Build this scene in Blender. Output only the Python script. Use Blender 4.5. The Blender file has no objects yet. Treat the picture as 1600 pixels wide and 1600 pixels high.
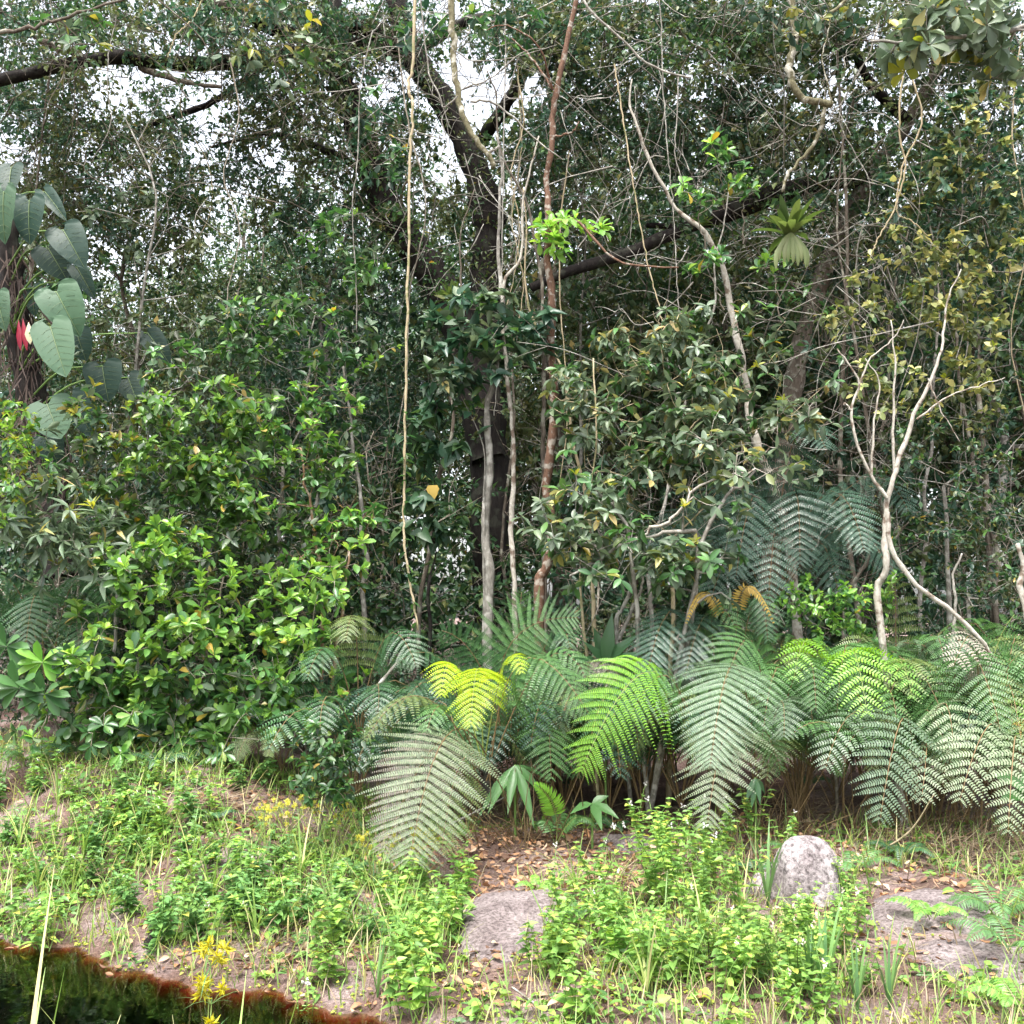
import bpy, math, random
import numpy as np
from mathutils import Vector

RNG = np.random.default_rng(11)
random.seed(11)
scene = bpy.context.scene
col = scene.collection
pi = math.pi

# ------------------------------------------------------------------ camera
CAM = np.array([0.0, 0.0, 1.9])
F = 1720.0                     # focal length in photo pixels (photo 1600 wide)
PITCH = math.atan(160 / F)
cam_data = bpy.data.cameras.new('camera')
cam_data.sensor_width = 36
cam_data.lens = F / 1600 * 36
cam_data.clip_start = 0.05
cam_data.clip_end = 2000
cam = bpy.data.objects.new('camera', cam_data)
col.objects.link(cam)
cam.location = CAM
cam.rotation_euler = (pi / 2 + PITCH, 0, 0)
scene.camera = cam
CP, SP = math.cos(PITCH), math.sin(PITCH)


def at(px, py, Y):
    u = (px - 800) / F
    v = (800 - py) / F
    dy = CP - SP * v
    dz = SP + CP * v
    k = Y / dy
    return np.array([u * k, Y, CAM[2] + dz * k])


def to_px(P):
    P = np.atleast_2d(P) - CAM
    f = P[:, 1] * CP + P[:, 2] * SP
    up = -P[:, 1] * SP + P[:, 2] * CP
    f = np.maximum(f, 1e-3)
    return 800 + F * P[:, 0] / f, 800 - F * up / f


# ------------------------------------------------------------------ terrain
def shore(x):
    x = np.asarray(x, float)
    wob = .07 * np.sin(4.3 * x + .5) + .05 * np.sin(9.7 * x + 2) + .03 * np.sin(23 * x)
    return wob + np.interp(x, [-60, -8, -3.14, -1.9, -1.0, -0.5, 0.4, 3, 8, 60],
                           [11, 9.5, 7.05, 6.35, 5.85, 5.62, 4.9, 3.3, 1.0, 0.0])


def sstep(a, b, x):
    t = np.clip((x - a) / (b - a), 0, 1)
    return t * t * (3 - 2 * t)


WATER_Z = -0.12


def ground(x, y):
    x = np.asarray(x, float)
    y = np.asarray(y, float)
    s = y - shore(x)
    bank = -0.12 + 0.12 * sstep(0, 0.45, s) + 0.05 * np.clip(s - 0.4, 0, 6) + 0.012 * np.clip(s - 6.4, 0, 40)
    bank = bank + 0.60 * sstep(-0.7, -2.7, x) * sstep(.25, 2.3, s)
    bed = np.maximum(-0.12 + 0.62 * s, -1.0)
    z = np.where(s > 0, bank, bed)
    near = sstep(3.0, 1.9, y)
    z = z * (1 - near) + 0.15 * near
    n = (0.018 * np.sin(2.3 * x + 1.1 * y) + 0.015 * np.sin(3.7 * y - 1.9 * x + 1) + 0.010 * np.sin(7.1 * x + 5.3 * y)
         + 0.006 * np.sin(13 * x - 11 * y + 2))
    return z + n * sstep(-0.1, 0.6, s)


def ground_at(px, py):
    lo, hi = 3.0, 40.0
    Y = lo
    while Y < hi:
        p = at(px, py, Y)
        if p[2] < float(ground(p[0], p[1])):
            break
        Y += 0.02
    p = at(px, py, Y)
    p[2] = float(ground(p[0], p[1]))
    return p


# ------------------------------------------------------------------ materials
def new_mat(name):
    m = bpy.data.materials.new(name)
    m.use_nodes = True
    nt = m.node_tree
    nt.nodes.clear()
    return m, nt, nt.nodes, nt.links


def leaf_mat(name, cols, rough=0.42, trans=0.28, spec=0.5, jitter=0.22, mottled=0.0):
    """cols: list of (position, (r,g,b)); each leaf takes its own colour."""
    m, nt, N, L = new_mat(name)
    out = N.new('ShaderNodeOutputMaterial')
    geo = N.new('ShaderNodeNewGeometry')
    ramp = N.new('ShaderNodeValToRGB')
    el = ramp.color_ramp.elements
    el[0].position = cols[0][0]
    el[0].color = (*cols[0][1], 1)
    el[1].position = cols[1][0]
    el[1].color = (*cols[1][1], 1)
    for p, c in cols[2:]:
        e = el.new(p)
        e.color = (*c, 1)
    L.new(geo.outputs['Random Per Island'], ramp.inputs['Fac'])
    # second, decorrelated random number for brightness
    mul = N.new('ShaderNodeMath'); mul.operation = 'MULTIPLY'; mul.inputs[1].default_value = 37.73
    fr = N.new('ShaderNodeMath'); fr.operation = 'FRACT'
    L.new(geo.outputs['Random Per Island'], mul.inputs[0]); L.new(mul.outputs[0], fr.inputs[0])
    oi = N.new('ShaderNodeObjectInfo')
    mr = N.new('ShaderNodeMapRange')
    mr.inputs['To Min'].default_value = 1 - jitter; mr.inputs['To Max'].default_value = 1 + jitter
    L.new(fr.outputs[0], mr.inputs['Value'])
    mr2 = N.new('ShaderNodeMapRange')
    mr2.inputs['To Min'].default_value = 0.82; mr2.inputs['To Max'].default_value = 1.18
    L.new(oi.outputs['Random'], mr2.inputs['Value'])
    mm = N.new('ShaderNodeMath'); mm.operation = 'MULTIPLY'
    L.new(mr.outputs[0], mm.inputs[0]); L.new(mr2.outputs[0], mm.inputs[1])
    hsv = N.new('ShaderNodeHueSaturation')
    L.new(ramp.outputs['Color'], hsv.inputs['Color']); L.new(mm.outputs[0], hsv.inputs['Value'])
    color = hsv.outputs['Color']
    if mottled > 0:
        tc = N.new('ShaderNodeTexCoord')
        nz = N.new('ShaderNodeTexNoise'); nz.inputs['Scale'].default_value = 60; nz.inputs['Detail'].default_value = 3
        L.new(tc.outputs['Object'], nz.inputs['Vector'])
        mix = N.new('ShaderNodeMix'); mix.data_type = 'RGBA'; mix.blend_type = 'MULTIPLY'
        mix.inputs['Factor'].default_value = mottled
        L.new(color, mix.inputs[6]); L.new(nz.outputs['Color'], mix.inputs[7])
        color = mix.outputs[2]
    pr = N.new('ShaderNodeBsdfPrincipled')
    pr.inputs['Roughness'].default_value = rough
    pr.inputs['Specular IOR Level'].default_value = spec
    L.new(color, pr.inputs['Base Color'])
    tr = N.new('ShaderNodeBsdfTranslucent')
    h2 = N.new('ShaderNodeHueSaturation'); h2.inputs['Hue'].default_value = 0.485; h2.inputs['Saturation'].default_value = 1.1
    h2.inputs['Value'].default_value = 1.7
    L.new(color, h2.inputs['Color']); L.new(h2.outputs['Color'], tr.inputs['Color'])
    ms = N.new('ShaderNodeMixShader'); ms.inputs[0].default_value = trans
    L.new(pr.outputs[0], ms.inputs[1]); L.new(tr.outputs[0], ms.inputs[2])
    L.new(ms.outputs[0], out.inputs['Surface'])
    return m


def bark_mat(name, c1, c2, c3, scale=9, stretch=0.25, rough=0.9, bump=0.5, spots=0.5):
    m, nt, N, L = new_mat(name)
    out = N.new('ShaderNodeOutputMaterial')
    tc = N.new('ShaderNodeTexCoord')
    mp = N.new('ShaderNodeMapping'); mp.inputs['Scale'].default_value = (1, 1, stretch)
    L.new(tc.outputs['Object'], mp.inputs['Vector'])
    n1 = N.new('ShaderNodeTexNoise'); n1.inputs['Scale'].default_value = scale * 3; n1.inputs['Detail'].default_value = 6
    n1.inputs['Roughness'].default_value = 0.65
    L.new(mp.outputs[0], n1.inputs['Vector'])
    r1 = N.new('ShaderNodeValToRGB')
    r1.color_ramp.elements[0].position = 0.35; r1.color_ramp.elements[0].color = (*c1, 1)
    r1.color_ramp.elements[1].position = 0.65; r1.color_ramp.elements[1].color = (*c2, 1)
    L.new(n1.outputs['Fac'], r1.inputs['Fac'])
    n2 = N.new('ShaderNodeTexNoise'); n2.inputs['Scale'].default_value = scale; n2.inputs['Detail'].default_value = 5
    L.new(tc.outputs['Object'], n2.inputs['Vector'])
    r2 = N.new('ShaderNodeValToRGB')
    r2.color_ramp.elements[0].position = 0.56 - 0.1 * spots; r2.color_ramp.elements[0].color = (0, 0, 0, 1)
    r2.color_ramp.elements[1].position = 0.62; r2.color_ramp.elements[1].color = (1, 1, 1, 1)
    L.new(n2.outputs['Fac'], r2.inputs['Fac'])
    mix = N.new('ShaderNodeMix'); mix.data_type = 'RGBA'
    L.new(r2.outputs['Color'], mix.inputs['Factor'])
    L.new(r1.outputs['Color'], mix.inputs[6]); mix.inputs[7].default_value = (*c3, 1)
    pr = N.new('ShaderNodeBsdfPrincipled'); pr.inputs['Roughness'].default_value = rough
    pr.inputs['Specular IOR Level'].default_value = 0.25
    L.new(mix.outputs[2], pr.inputs['Base Color'])
    bp = N.new('ShaderNodeBump'); bp.inputs['Strength'].default_value = bump; bp.inputs['Distance'].default_value = 0.02
    L.new(n1.outputs['Fac'], bp.inputs['Height']); L.new(bp.outputs[0], pr.inputs['Normal'])
    L.new(pr.outputs[0], out.inputs['Surface'])
    return m


def plain_mat(name, c, rough=0.6, trans=0.0):
    return leaf_mat(name, [(0, tuple(x * 0.85 for x in c)), (1, c)], rough, trans, 0.4, 0.12)


M = {}
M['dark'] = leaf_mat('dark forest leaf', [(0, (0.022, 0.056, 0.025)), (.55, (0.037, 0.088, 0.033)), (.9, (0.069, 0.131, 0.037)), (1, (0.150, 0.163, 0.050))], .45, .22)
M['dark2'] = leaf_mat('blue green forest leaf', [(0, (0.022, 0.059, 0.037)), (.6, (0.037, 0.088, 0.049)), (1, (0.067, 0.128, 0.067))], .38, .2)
M['olive'] = leaf_mat('olive forest leaf', [(0, (0.050, 0.066, 0.024)), (.6, (0.077, 0.105, 0.039)), (.93, (0.110, 0.132, 0.050)), (1, (0.242, 0.209, 0.055))], .45, .25)
M['mid'] = leaf_mat('mid green shrub leaf', [(0, (0.037, 0.106, 0.034)), (.6, (0.062, 0.156, 0.042)), (.978, (0.106, 0.213, 0.054)), (.988, (0.500, 0.375, 0.060)), (1, (0.625, 0.425, 0.096))], .33, .25, .55)
M['midlight'] = leaf_mat('light green shrub leaf', [(0, (.07, .165, .045)), (.6, (.11, .235, .055)), (.98, (.16, .29, .07)), (.988, (.46, .36, .10)), (1, (.55, .42, .14))], .33, .3, .5)
M['grey'] = leaf_mat('dusty grey green leaf', [(0, (0.066, 0.102, 0.060)), (.6, (0.102, 0.150, 0.086)), (.94, (0.144, 0.192, 0.102)), (.965, (0.408, 0.384, 0.120)), (1, (0.432, 0.324, 0.144))], .42, .22, .5)
M['lime'] = leaf_mat('young lime leaf', [(0, (0.137, 0.288, 0.049)), (.6, (0.221, 0.400, 0.070)), (1, (0.338, 0.475, 0.098))], .36, .35, .5)
M['limey'] = leaf_mat('young yellow leaf', [(0, (0.160, 0.208, 0.028)), (.6, (0.240, 0.256, 0.040)), (1, (0.304, 0.264, 0.056))], .4, .35, .5)
M['bright'] = leaf_mat('bright rosette leaf', [(0, (0.108, 0.276, 0.048)), (.7, (0.204, 0.391, 0.072)), (1, (0.288, 0.460, 0.108))], .36, .35, .5)
M['pale'] = leaf_mat('pale yellow leaf', [(0, (.09, .13, .04)), (.45, (.13, .17, .055)), (.6, (.30, .32, .11)), (1, (.42, .40, .16))], .45, .3)
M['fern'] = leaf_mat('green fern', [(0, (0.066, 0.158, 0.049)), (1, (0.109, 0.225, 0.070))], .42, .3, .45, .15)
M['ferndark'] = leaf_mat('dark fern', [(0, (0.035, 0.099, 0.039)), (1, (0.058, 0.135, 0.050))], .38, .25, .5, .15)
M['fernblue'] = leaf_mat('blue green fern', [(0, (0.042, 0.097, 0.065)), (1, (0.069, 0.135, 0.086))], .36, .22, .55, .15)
M['fernlime'] = leaf_mat('lime fern', [(0, (0.150, 0.342, 0.039)), (1, (0.220, 0.418, 0.055))], .4, .38, .4, .12)
M['fernyellow'] = leaf_mat('yellow fern', [(0, (0.288, 0.456, 0.020)), (1, (0.400, 0.513, 0.030))], .42, .4, .4, .12)
M['ferngrey'] = leaf_mat('grey green fern', [(0, (0.128, 0.180, 0.093)), (.5, (0.170, 0.223, 0.119)), (1, (0.204, 0.237, 0.145))], .5, .25, .5, .2)
M['fernolive'] = leaf_mat('olive fern', [(0, (.11, .165, .055)), (1, (.17, .22, .075))], .45, .3, .45, .2)
M['ferngreyblue'] = leaf_mat('ash fern', [(0, (0.102, 0.163, 0.098)), (1, (0.150, 0.219, 0.127))], .42, .25, .5, .2)
M['fernbrown'] = leaf_mat('withered fern', [(0, (.34, .24, .06)), (1, (.48, .34, .09))], .6, .3, .3, .25)
M['fernmauve'] = leaf_mat('drying grey brown fern', [(0, (0.180, 0.162, 0.133)), (1, (0.243, 0.223, 0.171))], .55, .2, .4, .2)
M['weed'] = leaf_mat('weed leaf', [(0, (0.120, 0.243, 0.058)), (.55, (0.195, 0.351, 0.078)), (.9, (0.300, 0.446, 0.091)), (1, (0.480, 0.486, 0.104))], .45, .3, .4)
M['weeddark'] = leaf_mat('dark weed leaf', [(0, (0.075, 0.168, 0.052)), (.7, (0.120, 0.252, 0.072)), (1, (0.195, 0.336, 0.085))], .42, .28, .45)
M['moss'] = leaf_mat('low yellow green cover', [(0, (0.196, 0.286, 0.039)), (.6, (0.287, 0.363, 0.050)), (1, (0.414, 0.396, 0.077))], .5, .3, .35)
M['grass'] = leaf_mat('grass blade', [(0, (0.125, 0.225, 0.056)), (.6, (0.225, 0.338, 0.081)), (.8, (0.338, 0.400, 0.125)), (1, (0.550, 0.475, 0.250))], .45, .3, .4)
M['sedge'] = leaf_mat('sedge blade', [(0, (.07, .16, .06)), (1, (.14, .25, .08))], .38, .25, .5)
M['straw'] = leaf_mat('dry straw', [(0, (0.136, 0.099, 0.062)), (.5, (0.223, 0.167, 0.105)), (1, (0.310, 0.254, 0.174))], .7, .1, .25)
M['litter'] = leaf_mat('fallen leaf', [(0, (.13, .07, .045)), (.35, (.26, .15, .09)), (.6, (.40, .21, .10)), (.85, (.46, .30, .20)), (1, (.55, .42, .30))], .7, .1, .3)
M['umbel'] = leaf_mat('yellow umbel', [(0, (0.480, 0.475, 0.075)), (1, (0.660, 0.626, 0.120))], .6, .3, .2)
M['yellowflower'] = leaf_mat('bright yellow floret', [(0, (0.558, 0.520, 0.032)), (1, (0.702, 0.660, 0.080))], .6, .35, .2)
M['white'] = leaf_mat('white floret', [(0, (.66, .62, .62)), (1, (.82, .80, .78))], .6, .25, .2)
M['pinkwhite'] = leaf_mat('faded pink floret', [(0, (.62, .34, .28)), (.3, (.75, .60, .40)), (.65, (.78, .68, .60)), (1, (.80, .74, .72))], .6, .25, .2)
M['bract'] = leaf_mat('crimson bract', [(0, (0.210, 0.010, 0.025)), (1, (0.275, 0.020, 0.040))], .35, .25, .5)
M['spathe'] = leaf_mat('cream spathe', [(0, (.62, .60, .40)), (1, (.72, .70, .50))], .4, .25, .4)
M['philo'] = leaf_mat('thick blue green arum leaf', [(0, (0.011, 0.032, 0.022)), (1, (0.018, 0.043, 0.028))], .48, .12, .28, .25)  # darker copy of the arum leaf, its shade put into the colour
M['philolit'] = leaf_mat('grey green arum leaf', [(0, (0.033, 0.074, 0.039)), (1, (0.047, 0.091, 0.047))], .48, .2, .28, .25)  # same arum leaf where light falls on it, brightness painted into the colour
M['vein'] = leaf_mat('pale vein', [(0, (0.100, 0.150, 0.065)), (1, (0.130, 0.180, 0.080))], .45, .2, .4, .1)
M['brom'] = leaf_mat('bromeliad blade', [(0, (0.059, 0.108, 0.027)), (.6, (0.090, 0.153, 0.036)), (1, (0.135, 0.189, 0.054))], .38, .25, .5)
M['bromlow'] = leaf_mat('old bromeliad blade', [(0, (0.114, 0.150, 0.054)), (1, (0.162, 0.186, 0.084))], .5, .25, .4)
M['palmate'] = leaf_mat('palmate leaf', [(0, (.050, .13, .045)), (1, (.09, .19, .06))], .38, .28, .5)
M['bark_dark'] = bark_mat('dark bark', (0.006, 0.004, 0.004), (0.022, 0.018, 0.015), (0.033, 0.033, 0.025), 7, .3, .92, .9, .2)
M['bark_brown'] = bark_mat('grey brown bark', (.06, .048, .036), (.14, .115, .09), (.22, .21, .17), 10, .3, .9, .6, .4)
M['bark_red'] = bark_mat('red brown bark', (0.080, 0.044, 0.028), (0.152, 0.084, 0.054), (0.272, 0.240, 0.200), 16, .4, .85, .5, .25)
M['bark_pale'] = bark_mat('pale bark', (0.270, 0.243, 0.198), (0.450, 0.423, 0.369), (0.144, 0.108, 0.081), 12, .6, .85, .4, .35)
M['bark_grey'] = bark_mat('grey bark', (0.136, 0.124, 0.104), (0.264, 0.248, 0.216), (0.376, 0.360, 0.320), 12, .5, .88, .5, .5)
M['bark_mossy'] = bark_mat('mossy bark', (.09, .08, .045), (.20, .185, .11), (.42, .40, .33), 10, .6, .92, .8, .5)
M['vine'] = bark_mat('tan vine', (0.289, 0.230, 0.136), (0.425, 0.357, 0.238), (0.221, 0.212, 0.102), 14, .2, .8, .3, .2)
M['twig'] = bark_mat('thin twig', (0.145, 0.119, 0.089), (0.272, 0.238, 0.187), (0.340, 0.315, 0.264), 14, .4, .88, .2, .4)
M['twigred'] = bark_mat('reddish twig', (.16, .095, .055), (.26, .17, .10), (.36, .30, .22), 14, .4, .8, .2, .2)
M['stem'] = plain_mat('green stem', (.14, .24, .06), .5, .1)
M['stalk'] = plain_mat('yellow green stalk', (.24, .30, .08), .5, .1)
M['fibre'] = leaf_mat('dry hanging fibre', [(0, (.025, .018, .016)), (1, (.075, .055, .045))], .85, .05, .2)
M['rachis'] = plain_mat('brown rachis', (.17, .115, .055), .6)
M['rachisgreen'] = plain_mat('green rachis', (.16, .21, .055), .5)

# ground
m, nt, N, L = new_mat('earth')
out = N.new('ShaderNodeOutputMaterial'); tc = N.new('ShaderNodeTexCoord')
na = N.new('ShaderNodeTexNoise'); na.inputs['Scale'].default_value = 1.7; na.inputs['Detail'].default_value = 7; na.inputs['Roughness'].default_value = .62
nb = N.new('ShaderNodeTexNoise'); nb.inputs['Scale'].default_value = 55; nb.inputs['Detail'].default_value = 6; nb.inputs['Roughness'].default_value = .75
for n_ in (na, nb): L.new(tc.outputs['Object'], n_.inputs['Vector'])
ra = N.new('ShaderNodeValToRGB')
ra.color_ramp.elements[0].position = .36; ra.color_ramp.elements[0].color = (.115, .075, .058, 1)
ra.color_ramp.elements[1].position = .62; ra.color_ramp.elements[1].color = (.31, .25, .235, 1)
e = ra.color_ramp.elements.new(.5); e.color = (.20, .138, .118, 1)
L.new(na.outputs['Fac'], ra.inputs['Fac'])
rb = N.new('ShaderNodeValToRGB')
rb.color_ramp.elements[0].position = .35; rb.color_ramp.elements[0].color = (.45, .42, .42, 1)
rb.color_ramp.elements[1].position = .68; rb.color_ramp.elements[1].color = (1.5, 1.45, 1.45, 1)
L.new(nb.outputs['Fac'], rb.inputs['Fac'])
mx = N.new('ShaderNodeMix'); mx.data_type = 'RGBA'; mx.blend_type = 'MULTIPLY'; mx.inputs['Factor'].default_value = 1
L.new(ra.outputs['Color'], mx.inputs[6]); L.new(rb.outputs['Color'], mx.inputs[7])
# the wet, iron-stained margin under water
sx = N.new('ShaderNodeSeparateXYZ'); L.new(tc.outputs['Object'], sx.inputs[0])
mrw = N.new('ShaderNodeMapRange'); mrw.inputs['From Min'].default_value = -.095; mrw.inputs['From Max'].default_value = -.15
L.new(sx.outputs['Z'], mrw.inputs['Value'])
mw = N.new('ShaderNodeMix'); mw.data_type = 'RGBA'
nr = N.new('ShaderNodeTexNoise'); nr.inputs['Scale'].default_value = 9; nr.inputs['Detail'].default_value = 6
L.new(tc.outputs['Object'], nr.inputs['Vector'])
rr = N.new('ShaderNodeValToRGB')
rr.color_ramp.elements[0].position = .38; rr.color_ramp.elements[0].color = (.06, .03, .02, 1)
rr.color_ramp.elements[1].position = .62; rr.color_ramp.elements[1].color = (.24, .125, .065, 1)
L.new(nr.outputs['Fac'], rr.inputs['Fac'])
L.new(mrw.outputs[0], mw.inputs['Factor']); L.new(mx.outputs[2], mw.inputs[6]); L.new(rr.outputs['Color'], mw.inputs[7])
pr = N.new('ShaderNodeBsdfPrincipled'); pr.inputs['Roughness'].default_value = .95; pr.inputs['Specular IOR Level'].default_value = .2
L.new(mw.outputs[2], pr.inputs['Base Color'])
bp = N.new('ShaderNodeBump'); bp.inputs['Strength'].default_value = .9; bp.inputs['Distance'].default_value = .03
L.new(nb.outputs['Fac'], bp.inputs['Height']); L.new(bp.outputs[0], pr.inputs['Normal'])
L.new(pr.outputs[0], out.inputs['Surface'])
M['earth'] = m

# water: clear skin over a tea coloured body
m, nt, N, L = new_mat('tannin water')
out = N.new('ShaderNodeOutputMaterial')
fr_ = N.new('ShaderNodeFresnel'); fr_.inputs['IOR'].default_value = 1.33
tb = N.new('ShaderNodeBsdfTransparent'); tb.inputs['Color'].default_value = (1, .93, .85, 1)
gl = N.new('ShaderNodeBsdfGlossy'); gl.inputs['Roughness'].default_value = .03
tcw = N.new('ShaderNodeTexCoord'); nw = N.new('ShaderNodeTexNoise'); nw.inputs['Scale'].default_value = 5; nw.inputs['Detail'].default_value = 3
L.new(tcw.outputs['Object'], nw.inputs['Vector'])
bw = N.new('ShaderNodeBump'); bw.inputs['Strength'].default_value = .10; bw.inputs['Distance'].default_value = .02
L.new(nw.outputs['Fac'], bw.inputs['Height']); L.new(bw.outputs[0], gl.inputs['Normal']); L.new(bw.outputs[0], fr_.inputs['Normal'])
msw = N.new('ShaderNodeMixShader'); L.new(fr_.outputs[0], msw.inputs[0]); L.new(tb.outputs[0], msw.inputs[1]); L.new(gl.outputs[0], msw.inputs[2])
L.new(msw.outputs[0], out.inputs['Surface'])
va = N.new('ShaderNodeVolumeAbsorption'); va.inputs['Color'].default_value = (.66, .20, .03, 1); va.inputs['Density'].default_value = 42
L.new(va.outputs[0], out.inputs['Volume'])
M['water'] = m

# rock
m, nt, N, L = new_mat('pitted pale rock')
out = N.new('ShaderNodeOutputMaterial'); tc = N.new('ShaderNodeTexCoord')
n1 = N.new('ShaderNodeTexNoise'); n1.inputs['Scale'].default_value = 28; n1.inputs['Detail'].default_value = 8; n1.inputs['Roughness'].default_value = .75
n2 = N.new('ShaderNodeTexNoise'); n2.inputs['Scale'].default_value = 5; n2.inputs['Detail'].default_value = 4
for n_ in (n1, n2): L.new(tc.outputs['Object'], n_.inputs['Vector'])
r1 = N.new('ShaderNodeValToRGB')
r1.color_ramp.elements[0].position = .38; r1.color_ramp.elements[0].color = (.09, .08, .08, 1)
r1.color_ramp.elements[1].position = .60; r1.color_ramp.elements[1].color = (.50, .475, .475, 1)
L.new(n1.outputs['Fac'], r1.inputs['Fac'])
r2 = N.new('ShaderNodeValToRGB')
r2.color_ramp.elements[0].position = .35; r2.color_ramp.elements[0].color = (.62, .56, .56, 1)
r2.color_ramp.elements[1].position = .65; r2.color_ramp.elements[1].color = (1.05, 1.0, 1.0, 1)
L.new(n2.outputs['Fac'], r2.inputs['Fac'])
mx = N.new('ShaderNodeMix'); mx.data_type = 'RGBA'; mx.blend_type = 'MULTIPLY'; mx.inputs['Factor'].default_value = 1
L.new(r1.outputs['Color'], mx.inputs[6]); L.new(r2.outputs['Color'], mx.inputs[7])
pr = N.new('ShaderNodeBsdfPrincipled'); pr.inputs['Roughness'].default_value = .92; pr.inputs['Specular IOR Level'].default_value = .2
L.new(mx.outputs[2], pr.inputs['Base Color'])
bp = N.new('ShaderNodeBump'); bp.inputs['Strength'].default_value = .8; bp.inputs['Distance'].default_value = .02
L.new(n1.outputs['Fac'], bp.inputs['Height']); L.new(bp.outputs[0], pr.inputs['Normal'])
L.new(pr.outputs[0], out.inputs['Surface'])
M['rock'] = m

# rock
m, nt, N, L = new_mat('grey pink slab')
out = N.new('ShaderNodeOutputMaterial'); tc = N.new('ShaderNodeTexCoord')
n1 = N.new('ShaderNodeTexNoise'); n1.inputs['Scale'].default_value = 45; n1.inputs['Detail'].default_value = 8; n1.inputs['Roughness'].default_value = .75
n2 = N.new('ShaderNodeTexNoise'); n2.inputs['Scale'].default_value = 5; n2.inputs['Detail'].default_value = 4
for n_ in (n1, n2): L.new(tc.outputs['Object'], n_.inputs['Vector'])
r1 = N.new('ShaderNodeValToRGB')
r1.color_ramp.elements[0].position = .38; r1.color_ramp.elements[0].color = (.09, .075, .072, 1)
r1.color_ramp.elements[1].position = .60; r1.color_ramp.elements[1].color = (.33, .295, .29, 1)
L.new(n1.outputs['Fac'], r1.inputs['Fac'])
r2 = N.new('ShaderNodeValToRGB')
r2.color_ramp.elements[0].position = .35; r2.color_ramp.elements[0].color = (.62, .56, .56, 1)
r2.color_ramp.elements[1].position = .65; r2.color_ramp.elements[1].color = (1.05, 1.0, 1.0, 1)
L.new(n2.outputs['Fac'], r2.inputs['Fac'])
mx = N.new('ShaderNodeMix'); mx.data_type = 'RGBA'; mx.blend_type = 'MULTIPLY'; mx.inputs['Factor'].default_value = 1
L.new(r1.outputs['Color'], mx.inputs[6]); L.new(r2.outputs['Color'], mx.inputs[7])
pr = N.new('ShaderNodeBsdfPrincipled'); pr.inputs['Roughness'].default_value = .92; pr.inputs['Specular IOR Level'].default_value = .2
L.new(mx.outputs[2], pr.inputs['Base Color'])
bp = N.new('ShaderNodeBump'); bp.inputs['Strength'].default_value = .8; bp.inputs['Distance'].default_value = .02
L.new(n1.outputs['Fac'], bp.inputs['Height']); L.new(bp.outputs[0], pr.inputs['Normal'])
L.new(pr.outputs[0], out.inputs['Surface'])
M['slab'] = m


# ------------------------------------------------------------------ mesh building
class MB:
    """collects triangles and quads; build() links them as ONE mesh object"""

    def __init__(self):
        self.v, self.f3, self.f4, self.m3, self.m4, self.n = [], [], [], [], [], 0

    def add(self, v, tris=None, quads=None, mat=0):
        v = np.asarray(v, float).reshape(-1, 3)
        if tris is not None and len(tris):
            t = np.asarray(tris, int).reshape(-1, 3) + self.n
            self.f3.append(t); self.m3.append(np.full(len(t), mat))
        if quads is not None and len(quads):
            q = np.asarray(quads, int).reshape(-1, 4) + self.n
            self.f4.append(q); self.m4.append(np.full(len(q), mat))
        self.v.append(v)
        self.n += len(v)

    def mesh(self, name, mats, origin=(0, 0, 0), smooth=True):
        me = bpy.data.meshes.new(name)
        v = (np.concatenate(self.v) if self.v else np.zeros((0, 3))) - np.asarray(origin, float)
        f3 = np.concatenate(self.f3) if self.f3 else np.zeros((0, 3), int)
        f4 = np.concatenate(self.f4) if self.f4 else np.zeros((0, 4), int)
        mi = np.concatenate([*self.m3, *self.m4]) if (self.m3 or self.m4) else np.zeros(0, int)
        me.vertices.add(len(v))
        me.vertices.foreach_set('co', v.ravel().astype(np.float32))
        nl = f3.size + f4.size
        me.loops.add(nl)
        me.loops.foreach_set('vertex_index', np.concatenate([f3.ravel(), f4.ravel()]).astype(np.int32))
        tot = np.concatenate([np.full(len(f3), 3), np.full(len(f4), 4)]).astype(np.int32)
        start = np.concatenate([[0], np.cumsum(tot)[:-1]]).astype(np.int32) if len(tot) else np.zeros(0, np.int32)
        me.polygons.add(len(tot))
        me.polygons.foreach_set('loop_start', start)
        me.polygons.foreach_set('loop_total', tot)
        me.polygons.foreach_set('material_index', mi.astype(np.int32))
        me.polygons.foreach_set('use_smooth', np.full(len(tot), smooth))
        for m_ in (mats if isinstance(mats, (list, tuple)) else [mats]):
            me.materials.append(m_)
        me.update(calc_edges=True)
        me.validate()
        return me

    def build(self, name, mats, parent=None, origin=None, smooth=True):
        if origin is None:
            origin = tuple(parent.location) if parent is not None else (0, 0, 0)
        o = bpy.data.objects.new(name, self.mesh(name, mats, origin, smooth))
        col.objects.link(o)
        if parent is not None:
            o.parent = parent
        else:
            o.location = origin
        return o


def tag(o, label=None, cat=None, group=None, kind=None):
    if label: o['label'] = label
    if cat: o['category'] = cat
    if group: o['group'] = group
    if kind: o['kind'] = kind
    return o


def thing(name, label, cat, loc=(0, 0, 0), group=None):
    o = bpy.data.objects.new(name, None)
    o.empty_display_size = 0.2
    col.objects.link(o)
    o.location = [float(c) for c in loc]
    return tag(o, label, cat, group)


def copy_tree(root, loc, rotz=0.0, scale=1.0, label=None, group=None, tilt=(0, 0)):
    r = root.copy(); col.objects.link(r)
    r.location = [float(c) for c in loc]; r.rotation_euler = (tilt[0], tilt[1], rotz)
    r.scale = (scale, scale, scale) if np.isscalar(scale) else scale
    if label: r['label'] = label
    if group: r['group'] = group
    for ch in list(root.children):
        c = ch.copy(); col.objects.link(c); c.parent = r
        for g in list(ch.children):
            d = g.copy(); col.objects.link(d); d.parent = c
    return r


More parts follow.
